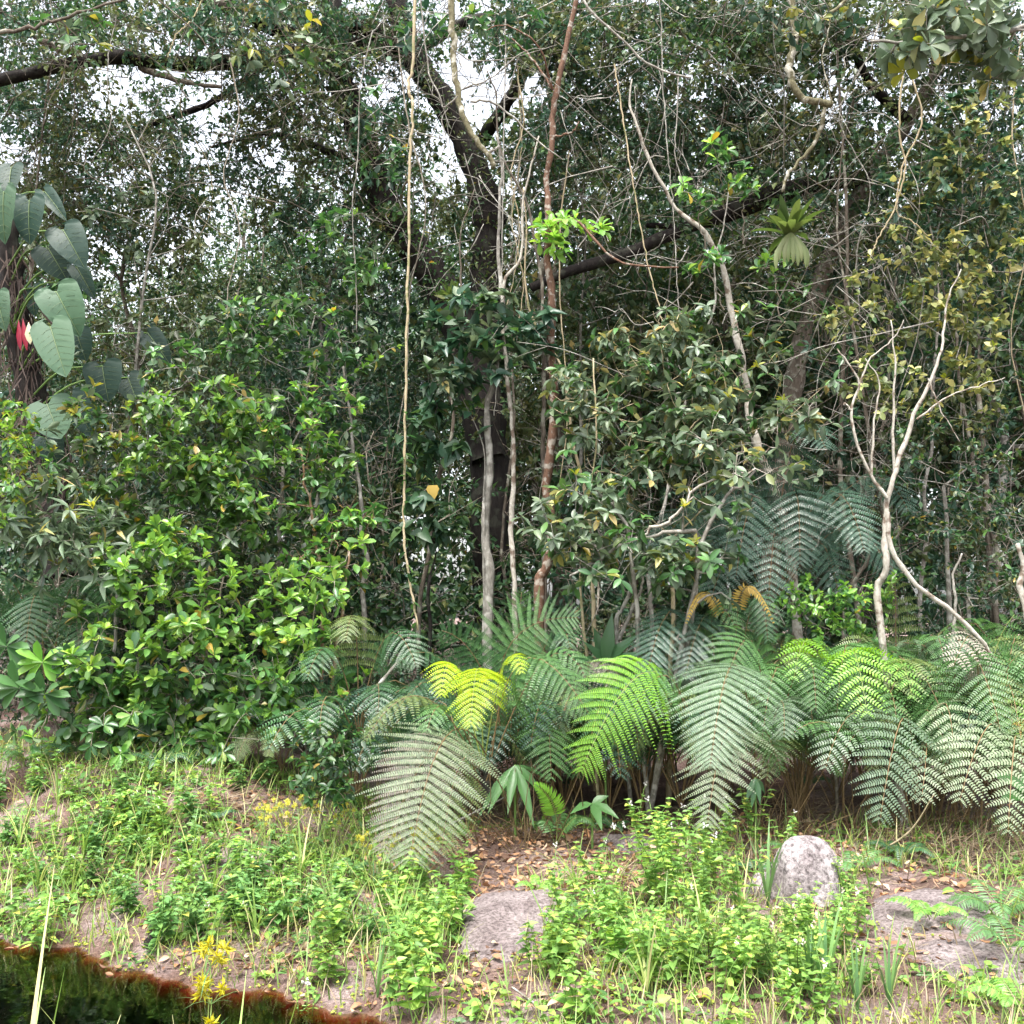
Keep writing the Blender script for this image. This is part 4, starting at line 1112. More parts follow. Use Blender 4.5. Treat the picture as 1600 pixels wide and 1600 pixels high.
shrub('small_tree', 'dusty grey green small tree filling the space right of the red brown trunk', 'tree', b0, tg, LEAF(T_OVAL, .115, .05, ('grey', .7), ('mid', .2), ('olive', .1), droop=.4), .028, .0028, 'vine', parts=('trunk', 'crown'), young=('limey', .06), along=4, cluster=5, extra_stub=.5)
b0 = gbase(at(1190, 980, 8.8)[0], 8.8)
tg = np.vstack([blob_targets(1255, 640, 8.7, 40, 35, .2, 10, 4, .08), blob_targets(1225, 720, 8.7, 50, 40, .2, 9, 5), blob_targets(1160, 690, 8.8, 50, 30, .2, 12, 4), blob_targets(1110, 740, 8.7, 40, 30, .2, 14, 4)])
shrub('branch', 'wiry pale branch carrying a few leaves before the big blue green fern', 'branch', at(1000, 840, 8.9), tg, LEAF(T_OVAL, .125, .055, ('grey', .8), ('pale', .2)), .016, .003, 'bark_pale', along=1, cluster=4, extra_stub=1,
      stems=[[at(1000, 840, 8.9), at(1060, 800, 8.8), at(1100, 755, 8.75), at(1180, 732, 8.7)]])
for px_, py_, lb in ((1150, 290, 'topmost bright green sprig beside the black limb'), (1090, 300, 'bright green sprig left of the black limb end'), (1120, 395, 'bright green sprig hanging below the black limb'), (1120, 235, 'small bright sprig high above the black limb'), (1210, 415, 'small lime sprig left of the bromeliad')):
    c_ = at(px_, py_, 10.2)
    tg = blob_targets(px_, py_, 10.2, 26, 16, .2, 7, 3, .08)
    shrub('sprig', lb, 'sprig', c_ - UP * .5 + np.array([.1, .2, 0]), tg, LEAF(T_OBOV, .12, .05, ('mid', .8), ('bright', .2)), .008, .003, 'twig', along=2, cluster=6, young=('bright', .45))
# right
b0 = gbase(at(1490, 900, 10.4)[0], 10.4)
tg = np.vstack([blob_targets(1490, 490, 9.9, 90, 50, .5, 60, 14), blob_targets(1440, 420, 10, 90, 50, .4, 30, 9), blob_targets(1350, 470, 10, 60, 60, .4, 20, 6), blob_targets(1540, 420, 10, 50, 60, .4, 20, 6), blob_targets(1380, 600, 9.6, 50, 50, .3, 22, 7), blob_targets(1480, 600, 9.8, 90, 50, .4, 40, 10)])
shrub('small_tree', 'small tree speckled with pale yellow leaves on the right', 'tree', b0, tg, LEAF(T_OVAL, .085, .05, ('pale', .6), ('olive', .4)), .035, .0028, 'bark_grey', parts=('trunk', 'crown'), young=('limey', .15), along=4, cluster=5)
b0 = gbase(at(1560, 900, 10.8)[0], 10.8)
tg = np.vstack([blob_targets(1480, 300, 10.5, 120, 80, .6, 70, 16), blob_targets(1540, 200, 10.4, 80, 70, .5, 50, 12), blob_targets(1560, 400, 10.4, 60, 60, .5, 30, 8)])
shrub('small_tree', 'dim round leafed tree in the right canopy', 'tree', b0, tg, LEAF(T_HEART, .095, .06, ('dark2', .5), ('olive', .3), ('pale', .2)), .05, .003, 'bark_brown', parts=('trunk', 'crown'), along=5, cluster=5)
b0 = gbase(at(1500, 1000, 9.6)[0], 9.6)
tg = np.vstack([blob_targets(1500, 800, 9.3, 100, 60, .5, 70, 16, .12), blob_targets(1460, 700, 9.5, 80, 70, .4, 50, 12, .12), blob_targets(1570, 880, 9.2, 50, 80, .4, 40, 10, .12), blob_targets(1570, 680, 9.5, 50, 90, .4, 40, 9, .12)])
shrub('shrub', 'fine twiggy small leafed shrub behind the right ferns', 'shrub', b0, tg, LEAF(T_OVAL, .06, .034, ('dark2', .4), ('olive', .35), ('mid', .25)), .03, .002, 'bark_grey', young=('pale', .1), along=6, cluster=5, extra_stub=.4)
tg = np.vstack([blob_targets(1500, 35, 8.8, 110, 26, .4, 34, 9), blob_targets(1570, 75, 8.8, 50, 20, .3, 12, 4), blob_targets(1440, 50, 8.8, 60, 30, .3, 10, 4)])
shrub('hanging_branch', 'branch of large grey oval leaves with yellow ones in the top right corner', 'branch', at(1680, 20, 9), tg, LEAF(T_OBOV, .17, .085, ('grey', .95), ('limey', .05)), .025, .004, 'bark_grey', along=2, cluster=6, extra_stub=.3,
      stems=[[at(1680, 20, 9), at(1560, 50, 8.8), at(1450, 62, 8.8), at(1360, 65, 8.9)]])
tg = np.vstack([blob_targets(1210, 12, 9.5, 40, 18, .3, 10, 4), blob_targets(1300, 15, 9.5, 60, 25, .3, 12, 4)])
shrub('hanging_branch', 'leafy spray with yellow tips at the top above the hooked branch', 'branch', at(1230, -60, 9.8), tg, LEAF(T_OBOV, .12, .06, ('grey', .5), ('dark2', .5)), .015, .004, 'bark_grey', young=('limey', .4), along=2, cluster=5)
b0 = gbase(at(1300, 1060, 9.3)[0], 9.3)
tg = np.vstack([blob_targets(1300, 935, 9.1, 80, 25, .3, 40, 10, .09), blob_targets(1380, 925, 9.1, 30, 20, .2, 10, 3, .08), blob_targets(1300, 975, 9.2, 70, 30, .3, 30, 8, .09)])
shrub('shrub', 'small bright leafed bush behind the lime fern fronds on the right', 'shrub', b0, tg, LEAF(T_OVAL, .07, .036, ('mid', .55), ('bright', .45)), .015, .002, 'twig', young=('bright', .5), along=5, cluster=5)
b0 = gbase(at(500, 1190, 8.2)[0], 8.2)
tg = np.vstack([blob_targets(510, 1170, 8.1, 50, 40, .3, 40, 10, .08), blob_targets(520, 1215, 8, 50, 30, .3, 30, 8, .08)])
shrub('shrub', 'low dark green leafy bush left of the grey fern frond', 'shrub', b0, tg, LEAF(T_OVAL, .075, .036, ('mid', .6), ('dark', .4)), .012, .002, 'twig', along=4, cluster=5)
# top left twigs
tg = np.vstack([blob_targets(430, 85, 9.8, 70, 40, .3, 10, 4), blob_targets(400, 20, 9.8, 70, 20, .3, 8, 4), blob_targets(170, 30, 9.8, 120, 30, .4, 10, 6)])
shrub('hanging_branch', 'sparse pale twig with a few broad leaves across the top left corner', 'branch', at(-40, 60, 10), tg, LEAF(T_OVAL, .13, .06, ('grey', .5), ('mid', .3), ('limey', .2)), .022, .004, 'bark_brown', along=1, cluster=4, extra_stub=1.5,
      stems=[[at(-40, 60, 10), at(50, 42, 9.9), at(100, 28, 9.9), at(230, -15, 9.8)]])
tg = np.vstack([blob_targets(600, 260, 11, 40, 60, .4, 18, 6), blob_targets(590, 180, 11, 30, 50, .4, 12, 4), blob_targets(640, 60, 10.5, 40, 40, .4, 12, 4), blob_targets(780, 40, 10, 50, 30, .4, 14, 5)])
shrub('climber', 'leafy climber on the left dark trunk', 'climber', at(620, 360, 13), tg, LEAF(T_OVAL, .12, .055, ('dark2', .5), ('mid', .5)), .02, .003, 'twig', along=3, cluster=5)

# heart leafed climber in the gloom beside the liana
tg = np.vstack([blob_targets(680, 640, 10.6, 30, 90, .3, 26, 8), blob_targets(670, 800, 10.4, 35, 70, .3, 14, 5)])
shrub('climber', 'dark heart leafed climber right of the hanging liana', 'climber', gbase(at(672, 900, 10.8)[0], 10.8), tg, LEAF(T_HEART, .16, .11, ('dark', .6), ('dark2', .4), droop=.6), .035, .004, 'bark_dark', along=3, cluster=3)
mb = MB(); place_leaves(mb, T_HEART, at(676, 758, 10.1), (0.05, 0, -1), (0, -1, .2), .15, .12)
tag(mb.build('withered_leaf', M['fernbrown'], None, tuple(at(676, 758, 10.1))), 'single large brown withered leaf hanging right of the liana', 'leaf')

# ================================================================== arum climber on the left
def arum_half(n=16, c=5):
    verts, quads = [], []
    xs = np.r_[np.linspace(-.22, 0, 5), np.linspace(.08, 1, n - 5)]
    for x in xs:
        if x < 0:
            f = (x + .22) / .22
            wout = .50 * math.sqrt(max(0, 1 - (1 - f) ** 2)) * .98; win = min(.04 + .16 * (1 - f) ** 1.2, wout + .05)
            wout = max(wout, win)
        else:
            win = 0; wout = .50 * (1 - x ** 2.3) ** .72
        for k in range(c):
            y = win + (wout - win) * k / (c - 1)
            z = .10 * y - .10 * y * y - .13 * x * x + .012 * math.sin(x * 34 - y * 18) * (y > .02)
            verts.append((x, y, z))
    for a_ in range(len(xs) - 1):
        for k in range(c - 1):
            i_ = a_ * c + k
            quads.append((i_, i_ + 1, i_ + c + 1, i_ + c))
    return np.array(verts), np.array(quads)


AV, AQ = arum_half()
AV2 = AV * np.array([1, -1, 1]); AQ2 = AQ[:, ::-1]
T_ARUM = (np.vstack([AV, AV2]), None, np.vstack([AQ, AQ2 + len(AV)]))
arum = thing('arum_climber', 'giant heart leafed arum climbing the dark trunk at the left edge', 'climber', down(at(95, 900, 11.2)))
add_tubes(arum, 'trunk', [(pxs([(98, 900), (88, 760), (62, 650), (35, 560), (24, 470), (14, 380), (0, 280)], 11.2), .16, .11)], 'bark_dark', 8, 40, .12)
mb = MB()
for _ in range(420):
    f = RNG.random(); py_ = 380 + 420 * f; px_ = np.interp(py_, [280, 380, 470, 560, 650, 760, 900], [0, 14, 24, 35, 62, 88, 98]) + RNG.normal(0, 17)
    c_ = at(px_, py_, 11.05 + RNG.normal(0, .08)); place_leaves(mb, T_BLADE, c_, -UP + RNG.normal(0, .35, (1, 3)), (0, -1, .1), RNG.uniform(.15, .45), RNG.uniform(.008, .02))
mb.build('fibre', M['fibre'], arum)
for (ax, ay, tx, ty, wpx, mt, Y_, tilt) in ((88, 456, 118, 513, 66, 'philolit', 9.1, .25), (79, 511, 100, 584, 72, 'philolit', 8.95, .35), (74, 632, 92, 681, 66, 'philolit', 8.95, .3), (72, 684, 88, 722, 54, 'philo', 9.2, .1),
                                           (46, 314, 41, 374, 48, 'philo', 9.1, .2), (99, 360, 126, 406, 54, 'philo', 9.2, .3), (6, 300, 0, 372, 44, 'philolit', 8.9, .2), (-4, 462, 2, 506, 44, 'philolit', 8.8, .3),
                                           (75, 388, 102, 432, 56, 'philo', 9.5, .1), (120, 418, 144, 458, 30, 'philo', 9.5, .2), (108, 440, 119, 478, 36, 'philo', 9.6, .1), (52, 450, 50, 490, 34, 'philo', 9.7, .1),
                                           (160, 572, 166, 622, 62, 'philo', 9.6, .2), (112, 622, 142, 676, 52, 'philo', 9.4, .2), (18, 262, 10, 300, 40, 'philo', 9.3, .4), (70, 300, 96, 330, 30, 'philo', 9.4, .5), (120, 520, 132, 560, 40, 'philo', 9.7, .1),
                                           (230, 520, 262, 560, 44, 'philo', 10.0, .2), (200, 590, 215, 630, 44, 'philo', 9.9, .2)):
    A_, B_ = at(ax, ay, Y_ + 1.3), at(tx, ty, Y_ + 1.3 - tilt * .5)
    ln = np.linalg.norm(B_ - A_); wd = wpx * (Y_ + 1.3) / F
    wd *= RNG.uniform(.86, 1.12); cv = RNG.uniform(.8, 2.6)
    mb = MB(); place_leaves(mb, T_ARUM, A_, B_ - A_, (0, -1, .45), ln, wd, 0, np.array([cv]))
    lf = mb.build('leaf', M[mt], arum)
    D = unit(B_ - A_); Nn = np.array([0, -1, .45]); S_ = unit(np.cross(Nn, D)); N2 = np.cross(D, S_)
    vb = MB()
    xs = np.linspace(0, .97, 8)
    tube(vb, A_ + D * (ln * xs)[:, None] + N2 * (-.13 * ln * cv * xs ** 2 + .004)[:, None], .007, .002, 4, cap=False)
    for xv in np.linspace(.02, .78, 7):
        for sg_ in (-1, 1):
            yy = np.linspace(.02, .40 * (1 - xv ** 2.3) ** .72, 6); xx = np.minimum(xv + .30 * yy + .25 * yy ** 2, .97)
            zz = .10 * yy - .10 * yy * yy - .13 * xx * xx + .012 * np.sin(xx * 34 - yy * 18)
            Wy = wd * yy * sg_
            tube(vb, A_ + D * (ln * xx)[:, None] + S_ * Wy[:, None] + N2 * (ln * cv * zz + .004)[:, None], .0020, .0008, 3, cap=False)
    vb.build('midrib', M['vein'], lf, origin=tuple(arum.location))
    pt = MB(); q_ = at(np.interp(ay, [280, 380, 470, 560, 650, 760], [0, 14, 24, 35, 62, 88]), min(ay + 60, 740), 11.1)
    tube(pt, spline([q_, (q_ + A_) / 2 + np.array([0, -.1, .12]), A_], 10), .013, .008, 5)
    pt.build('petiole', M['stem'], arum)
for (ax, ay, tx, ty, mt, wd) in ((32, 548, 28, 502, 'bract', .055), (42, 548, 35, 500, 'bract', .06), (47, 538, 44, 506, 'spathe', .08)):
    mb = MB(); A_ = at(ax, ay, 10.6); B_ = at(tx, ty, 10.55); place_leaves(mb, T_LANCE, A_, B_ - A_, (.3, -1, 0), np.linalg.norm(B_ - A_) * 1.1, wd)
    place_leaves(mb, T_LANCE, A_ + np.array([0, .02, 0]), B_ - A_, (-.8, -1, 0), np.linalg.norm(B_ - A_), wd)
    mb.build('bract', M[mt], arum)

# ================================================================== bromeliads
def bromeliad(label, px, py, Y, s, low=True):
    c = at(px, py, Y); root = thing('bromeliad', label, 'bromeliad', c)
    mb = MB()
    for k in range(26):
        az = k * 2.4; el = RNG.uniform(.15, 1.35)
        D = np.array([math.cos(az) * math.cos(el), math.sin(az) * math.cos(el) * .8 - .1, math.sin(el)])
        ln = s * RNG.uniform(.7, 1.1); m_ = 8; x = np.linspace(0, 1, m_)
        cpts = c + D * (ln * x)[:, None] - UP * (.35 * ln * x ** 2.2 * math.cos(el))[:, None]
        S_ = unit(np.cross(D, UP)); wd = s * .095 * np.array([.8, .95, 1, 1, .95, .85, .6, .08])
        Vv = np.concatenate([cpts - S_ * wd[:, None], cpts - UP * (.02 * s), cpts + S_ * wd[:, None]])
        q = [(a_ + o_, a_ + 1 + o_, a_ + 1 + o_ + m_, a_ + o_ + m_) for a_ in range(m_ - 1) for o_ in (0, m_)]
        mb.add(Vv, None, q)
    mb.build('rosette', M['brom'], root)
    if low:
        mb = MB()
        for k in range(9):
            dx = (k - 4) / 4 * .34 * s + RNG.normal(0, .02); ln = s * RNG.uniform(.75, 1.05); m_ = 8; x = np.linspace(0, 1, m_)
            cpts = c + np.stack([dx * np.minimum(1, x * 1.6), -.16 * s - .10 * s * np.sin(x * 2.2), -ln * x * .95 + .08 * s * np.sin(np.minimum(1, x * 3) * 1.5)], -1)
            wd = s * .055 * np.array([.8, .9, 1, 1, 1, .9, .75, .25])
            S_ = np.array([1, .25 * (k - 4) / 4, 0])
            Vv = np.concatenate([cpts - S_ * wd[:, None], cpts - np.array([0, .014, 0]), cpts + S_ * wd[:, None]])
            q = [(a_ + o_, a_ + 1 + o_, a_ + 1 + o_ + m_, a_ + o_ + m_) for a_ in range(m_ - 1) for o_ in (0, m_)]
            mb.add(Vv, None, q)
        mb.build('hanging_leaves', M['bromlow'], root)


bromeliad('large green bromeliad with drooping pale old leaves on the right trunks', 1233, 368, 9.7, .42)
bromeliad('small bromeliad at the foot of the left dark trunk', 705, 468, 11.6, .24, False)
bromeliad('little dim bromeliad on the black limb', 1098, 352, 11.9, .18, False)

# ================================================================== ferns
def P(t3): return at(*t3)


def hero(label, base_px, fronds, group=None):
    b = P(base_px); base = gbase(b[0], b[1])
    lst = []
    for fr in fronds:
        kw = fr[6] if len(fr) > 6 else {}
        lst.append((P(fr[0]), P(fr[1]), P(fr[2]), fr[3], fr[4], fr[5], kw))
    return fern('fern', label, base, lst, group)

FACE = dict(hint=(0, -1, .45))
hero('central fern clump with a huge dusty grey frond bowing to the weeds', (740, 1290, 8.5), [
    ((760, 1180, 8.4), (690, 1045, 7.7), (640, 1345, 7.1), .56, 'fine', 'ferngrey', dict(droop=.25, hint=(0, -.8, .8), base_w=.75)),
    ((750, 1230, 8.4), (700, 1040, 7.9), (600, 1330, 7.3), .40, 'fine', 'fernmauve', dict(droop=.3, hint=(0, -.8, .8))),
    ((760, 1200, 8.5), (715, 1120, 7.9), (690, 1330, 7.2), .38, 'fine', 'fernolive', dict(droop=.3, hint=(0, -.8, .8))),
    ((745, 1200, 8.5), (660, 1000, 8.2), (572, 1155, 7.9), .27, 'fine', 'fernolive', dict(droop=.75)),
    ((750, 1200, 8.5), (690, 1040, 8.0), (668, 1140, 7.7), .30, 'fine', 'fern', dict(droop=.6)),
    ((765, 1220, 8.7), (790, 900, 8.4), (920, 1115, 7.9), .42, 'fine', 'fern', dict(droop=.85, base_w=.75, hint=(0, -.7, 1))),
    ((760, 1220, 8.7), (860, 930, 8.6), (915, 1060, 8.4), .36, 'fine', 'fern', dict(droop=.8)),
    ((755, 1200, 8.5), (750, 930, 8.3), (735, 1135, 7.5), .32, 'fine', 'fernyellow', dict(droop=.55, base_w=.8, rachis='stalk')),
    ((752, 1190, 8.5), (700, 950, 8.3), (690, 1085, 7.9), .26, 'fine', 'fernyellow', dict(droop=.6, base_w=.8, rachis='stalk')),
    ((757, 1190, 8.5), (790, 960, 8.3), (815, 1050, 8.0), .20, 'fine', 'fernyellow', dict(droop=.5, rachis='stalk')),
])
hero('dark fern fanning upright behind the yellow frond', (800, 1250, 9.1), [
    ((790, 1180, 9.1), (740, 960, 9.1), (900, 965, 8.9), .50, 'fine', 'fern', dict(droop=.1, **FACE)),
    ((790, 1180, 9.1), (760, 1000, 9.0), (690, 985, 8.8), .42, 'fine', 'ferndark', dict(droop=.1, **FACE)),
    ((795, 1180, 9.1), (810, 980, 9.2), (815, 925, 9.1), .36, 'fine', 'fern', dict(droop=.1, **FACE)),
    ((800, 1180, 9.2), (870, 900, 9.2), (890, 1010, 8.8), .40, 'fine', 'ferndark', dict(droop=.5)),
    ((780, 1180, 9.2), (690, 960, 9.1), (620, 1040, 8.8), .36, 'fine', 'ferndark', dict(droop=.6)),
    ((780, 1180, 9.2), (680, 1010, 9.0), (640, 1090, 8.6), .32, 'fine', 'ferndark', dict(droop=.6)),
    ((830, 1180, 9.2), (920, 960, 9.1), (960, 1070, 8.8), .32, 'fine', 'fernmauve', dict(droop=.6)),
])
hero('vivid light green fern frond arching left over the dark hollow', (1085, 1230, 8.6), [
    ((1085, 1200, 8.6), (1035, 900, 8.3), (908, 1205, 7.7), .46, 'fine', 'fernlime', dict(droop=.65, base_w=.8, rachis='rachisgreen', hint=(.15, -.7, 1))),
    ((1085, 1200, 8.6), (1060, 960, 8.4), (985, 1120, 8.0), .38, 'fine', 'fern', dict(droop=.6)),
])
hero('great grey green fern left of the rock with layered bowing fronds', (1180, 1290, 8.6), [
    ((1185, 1230, 8.6), (1150, 870, 8.2), (1110, 1195, 7.5), .56, 'fine', 'ferngreyblue', dict(droop=.4, base_w=.75, hint=(0, -.6, 1))),
    ((1180, 1230, 8.5), (1140, 1010, 7.9), (1105, 1290, 7.3), .42, 'fine', 'ferngrey', dict(droop=.4, hint=(0, -.8, .8))),
    ((1200, 1230, 8.8), (1190, 850, 8.6), (1125, 1100, 8.0), .42, 'fine', 'fern', dict(droop=.5)),
    ((1195, 1230, 8.8), (1270, 900, 8.6), (1275, 1110, 8.1), .36, 'fine', 'fern', dict(droop=.6)),
    ((1185, 1230, 8.6), (1230, 1010, 8.2), (1225, 1150, 7.8), .34, 'fine', 'ferngreyblue', dict(droop=.5)),
])
hero('tall blue green fern arching left behind the vivid frond', (1110, 1200, 9.4), [
    ((1130, 1180, 9.4), (1060, 800, 9.2), (1010, 1060, 8.7), .44, 'fine', 'fernblue', dict(droop=.55)),
    ((1130, 1180, 9.4), (1120, 820, 9.2), (1070, 1060, 8.7), .40, 'fine', 'fernblue', dict(droop=.5)),
    ((1140, 1180, 9.4), (1180, 800, 9.2), (1200, 1000, 8.9), .34, 'fine', 'ferndark', dict(droop=.6)),
    ((1140, 1180, 9.4), (1080, 850, 9.1), (1150, 980, 8.8), .30, 'mid', 'fern', dict(droop=.5)),
])
b_ = gbase(at(1140, 1150, 9.1)[0], 9.1)
rt = thing('fern', 'withered yellow fern arching over in two curls', 'fern', b_)
for q0, q1, q2 in (((1150, 1050, 9.0), (1145, 830, 8.9), (1210, 975, 8.8)), ((1150, 1050, 9.0), (1110, 850, 8.9), (1072, 975, 8.8))):
    A_, B_ = MB(), MB(); once_frond(A_, B_, P(q0), P(q1), P(q2), .085, 30, .020, bare=.3, hint=(0, -.8, .8), droop=.5)
    o_ = A_.build('frond', M['fernbrown'], rt); tube(B_, spline([b_, P(q0)], 5), .006, .005, 4); B_.build('rachis', M['rachis'], o_, origin=tuple(rt.location))
hero('lime fern with broad ladder leaflets in the right clump', (1310, 1240, 8.9), [
    ((1310, 1200, 8.9), (1320, 880, 8.6), (1355, 1115, 7.9), .42, 'large', 'fernlime', dict(droop=.6, base_w=.8, rachis='rachisgreen', hint=(0, -.7, 1))),
    ((1310, 1200, 8.9), (1270, 890, 8.6), (1240, 1060, 8.1), .34, 'large', 'fernlime', dict(droop=.5, rachis='rachisgreen', hint=(0, -.7, 1))),
    ((1320, 1200, 8.9), (1400, 930, 8.6), (1425, 1090, 8.1), .30, 'large', 'bright', dict(droop=.5, rachis='rachisgreen')),
    ((1320, 1200, 8.9), (1390, 1000, 8.5), (1400, 1120, 8.0), .28, 'large', 'fern', dict(droop=.5)),
])
hero('olive fern with drooping side pinnae behind the right clump', (1400, 1200, 9.2), [
    ((1400, 1180, 9.2), (1400, 900, 9.2), (1398, 905, 8.9), .34, 'mid', 'fernolive', dict(droop=.35, **FACE)),
    ((1400, 1180, 9.2), (1460, 880, 9.0), (1480, 1060, 8.6), .34, 'mid', 'fern', dict(droop=.6)),
    ((1400, 1180, 9.2), (1360, 900, 9.0), (1330, 1040, 8.7), .30, 'mid', 'fernolive', dict(droop=.6)),
    ((1410, 1180, 9.2), (1440, 950, 9.0), (1460, 1080, 8.5), .30, 'mid', 'fernmauve', dict(droop=.5)),
])
hero('pale ash grey fern drooping right above the straw', (1420, 1270, 8.5), [
    ((1430, 1230, 8.5), (1420, 990, 8.1), (1375, 1280, 7.5), .42, 'mid', 'ferngreyblue', dict(droop=.45, base_w=.8, hint=(0, -.7, .9))),
    ((1430, 1230, 8.5), (1480, 1000, 8.2), (1490, 1170, 7.9), .36, 'mid', 'ferngrey', dict(droop=.5)),
    ((1420, 1230, 8.6), (1340, 1010, 8.3), (1290, 1200, 7.9), .36, 'mid', 'ferngreyblue', dict(droop=.5)),
    ((1430, 1230, 8.6), (1390, 1060, 8.2), (1320, 1170, 8.0), .32, 'mid', 'fern', dict(droop=.5)),
    ((1420, 1230, 8.6), (1300, 1080, 8.2), (1235, 1150, 7.9), .24, 'mid', 'fern', dict(droop=.4)),
    ((1430, 1240, 8.4), (1460, 1080, 8.0), (1440, 1250, 7.6), .30, 'mid', 'ferngrey', dict(droop=.5)),
])
hero('ragged grey fern drooping at the lower right edge', (1570, 1280, 8.3), [
    ((1590, 1230, 8.3), (1560, 1020, 8.0), (1500, 1250, 7.5), .36, 'mid', 'ferngrey', dict(droop=.5, ragged=.12)),
    ((1590, 1230, 8.3), (1590, 1040, 7.9), (1575, 1300, 7.3), .30, 'mid', 'ferngrey', dict(droop=.5, ragged=.12)),
    ((1600, 1230, 8.4), (1650, 1040, 8.1), (1660, 1200, 7.7), .32, 'mid', 'fern', dict(droop=.5)),
    ((1600, 1230, 8.4), (1630, 1100, 8.1), (1590, 1140, 7.9), .22, 'mid', 'fernbrown', dict(droop=.4)),
])
hero('upright green fern with a yellow stalk at the right edge', (1520, 1250, 8.6), [
    ((1525, 1180, 8.6), (1545, 1000, 8.6), (1585, 960, 8.5), .30, 'large', 'fern', dict(droop=.35, rachis='stalk', **FACE)),
    ((1530, 1180, 8.6), (1600, 900, 8.4), (1640, 1110, 8.0), .36, 'large', 'fern', dict(droop=.5)),
    ((1525, 1180, 8.6), (1540, 900, 8.4), (1490, 1040, 8.0), .32, 'large', 'fernmauve', dict(droop=.5)),
    ((1530, 1180, 8.6), (1590, 1000, 8.3), (1580, 1160, 7.9), .30, 'large', 'bright', dict(droop=.5)),
])
# big blue green tree fern in the shade
frs = []
for k, (cx_, cy_, tx_, ty_) in enumerate(((1100, 680, 1010, 900), (1140, 640, 1080, 830), (1190, 620, 1150, 900), (1250, 620, 1250, 880), (1300, 640, 1350, 860), (1330, 720, 1390, 900), (1060, 760, 990, 890), (1220, 700, 1200, 940),
                                         (1160, 760, 1110, 940), (1280, 740, 1310, 930), (1350, 640, 1420, 800), (1230, 560, 1290, 700))):
    frs.append(((1205, 960, 10.2), (cx_, cy_, 10.0 + RNG.normal(0, .2)), (tx_, ty_, 9.5 + RNG.normal(0, .2)), .46, 'mid', 'fernblue', dict(droop=.55, hint=(0, -.7, 1))))
hero('big blue green tree fern in the shade behind the right clump', (1205, 1150, 10.2), frs)
# dark ferns on the left
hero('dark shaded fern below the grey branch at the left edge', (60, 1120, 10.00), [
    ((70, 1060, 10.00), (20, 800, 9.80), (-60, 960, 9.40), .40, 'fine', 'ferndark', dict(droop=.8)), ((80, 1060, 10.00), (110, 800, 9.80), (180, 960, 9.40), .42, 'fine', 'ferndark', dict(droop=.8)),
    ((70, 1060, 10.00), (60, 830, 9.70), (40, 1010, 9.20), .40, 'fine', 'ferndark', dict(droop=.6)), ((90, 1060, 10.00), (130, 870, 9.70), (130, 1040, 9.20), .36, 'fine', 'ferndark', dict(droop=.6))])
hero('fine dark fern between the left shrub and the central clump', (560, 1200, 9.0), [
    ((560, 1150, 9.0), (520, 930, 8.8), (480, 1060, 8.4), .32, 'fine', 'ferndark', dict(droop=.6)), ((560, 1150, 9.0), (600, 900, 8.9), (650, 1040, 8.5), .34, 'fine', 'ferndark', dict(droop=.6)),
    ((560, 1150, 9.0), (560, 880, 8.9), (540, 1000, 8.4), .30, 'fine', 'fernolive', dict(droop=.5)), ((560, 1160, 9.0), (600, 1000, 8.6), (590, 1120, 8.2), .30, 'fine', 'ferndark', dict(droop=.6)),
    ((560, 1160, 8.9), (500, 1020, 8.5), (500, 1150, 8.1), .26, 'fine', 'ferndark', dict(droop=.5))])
hero('small olive fern under the drooping rosettes', (440, 1215, 9.30), [
    ((440, 1205, 9.30), (400, 1080, 9.10), (370, 1190, 8.90), .16, 'once', 'fernolive', dict(npin=20, pl=.03, ps=.016, pw=.012)), ((440, 1205, 9.30), (430, 1080, 9.10), (420, 1180, 8.80), .18, 'once', 'fernolive', dict(npin=20, pl=.03, ps=.016, pw=.012)),
    ((440, 1205, 9.30), (480, 1080, 9.10), (500, 1190, 8.90), .16, 'once', 'ferndark', dict(npin=20, pl=.03, ps=.016, pw=.012))])

# dark fern copies filling the foot of the forest
fg = fern('fern', 'green fern crowding the bright fronds in the fern bank', (0, 0, 0), [
    ((0, 0, .05), (.40 * math.cos(a_), .40 * math.sin(a_), 1.5 * h_), (.95 * math.cos(a_), .95 * math.sin(a_), .55 * h_), .36, ('fine', 'mid')[k_ % 2], ('fern', 'ferngreyblue', 'fern', 'fernolive')[k_ % 4], dict(droop=.5, hint=(0, -.25, 1)))
    for k_, (a_, h_) in enumerate(zip(np.arange(9) * 2 * pi / 9 + .2, RNG.uniform(.8, 1.3, 9)))], 'green ferns crowding the fern bank')
for k_, (p_, y_, s_) in enumerate(((1000, 9.2, 1.0), (1250, 9.3, 1.2), (1350, 9.3, 1.25), (1460, 9.0, 1.2), (1550, 8.9, 1.2), (1620, 9.3, 1.3), (1240, 8.9, .8), (1390, 8.8, .85), (1500, 8.6, .75), (850, 9.3, 1.0), (700, 9.3, .8), (1120, 9.0, .9), (940, 9.5, 1.0))):
    x_ = at(p_, 1000, y_)[0]; loc = (x_, y_, float(ground(x_, y_)))
    if k_ == 0: fg.location = loc; fg.scale = (s_,) * 3
    else: copy_tree(fg, loc, RNG.uniform(0, 6.28), s_)
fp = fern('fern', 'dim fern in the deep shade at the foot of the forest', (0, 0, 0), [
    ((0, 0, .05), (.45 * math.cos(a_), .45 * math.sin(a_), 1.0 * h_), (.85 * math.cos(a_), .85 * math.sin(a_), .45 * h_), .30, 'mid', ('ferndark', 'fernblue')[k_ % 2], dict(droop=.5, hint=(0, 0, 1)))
    for k_, (a_, h_) in enumerate(zip(np.arange(8) * 2 * pi / 8 + .2, RNG.uniform(.8, 1.35, 8)))], 'dim ferns in the deep shade')
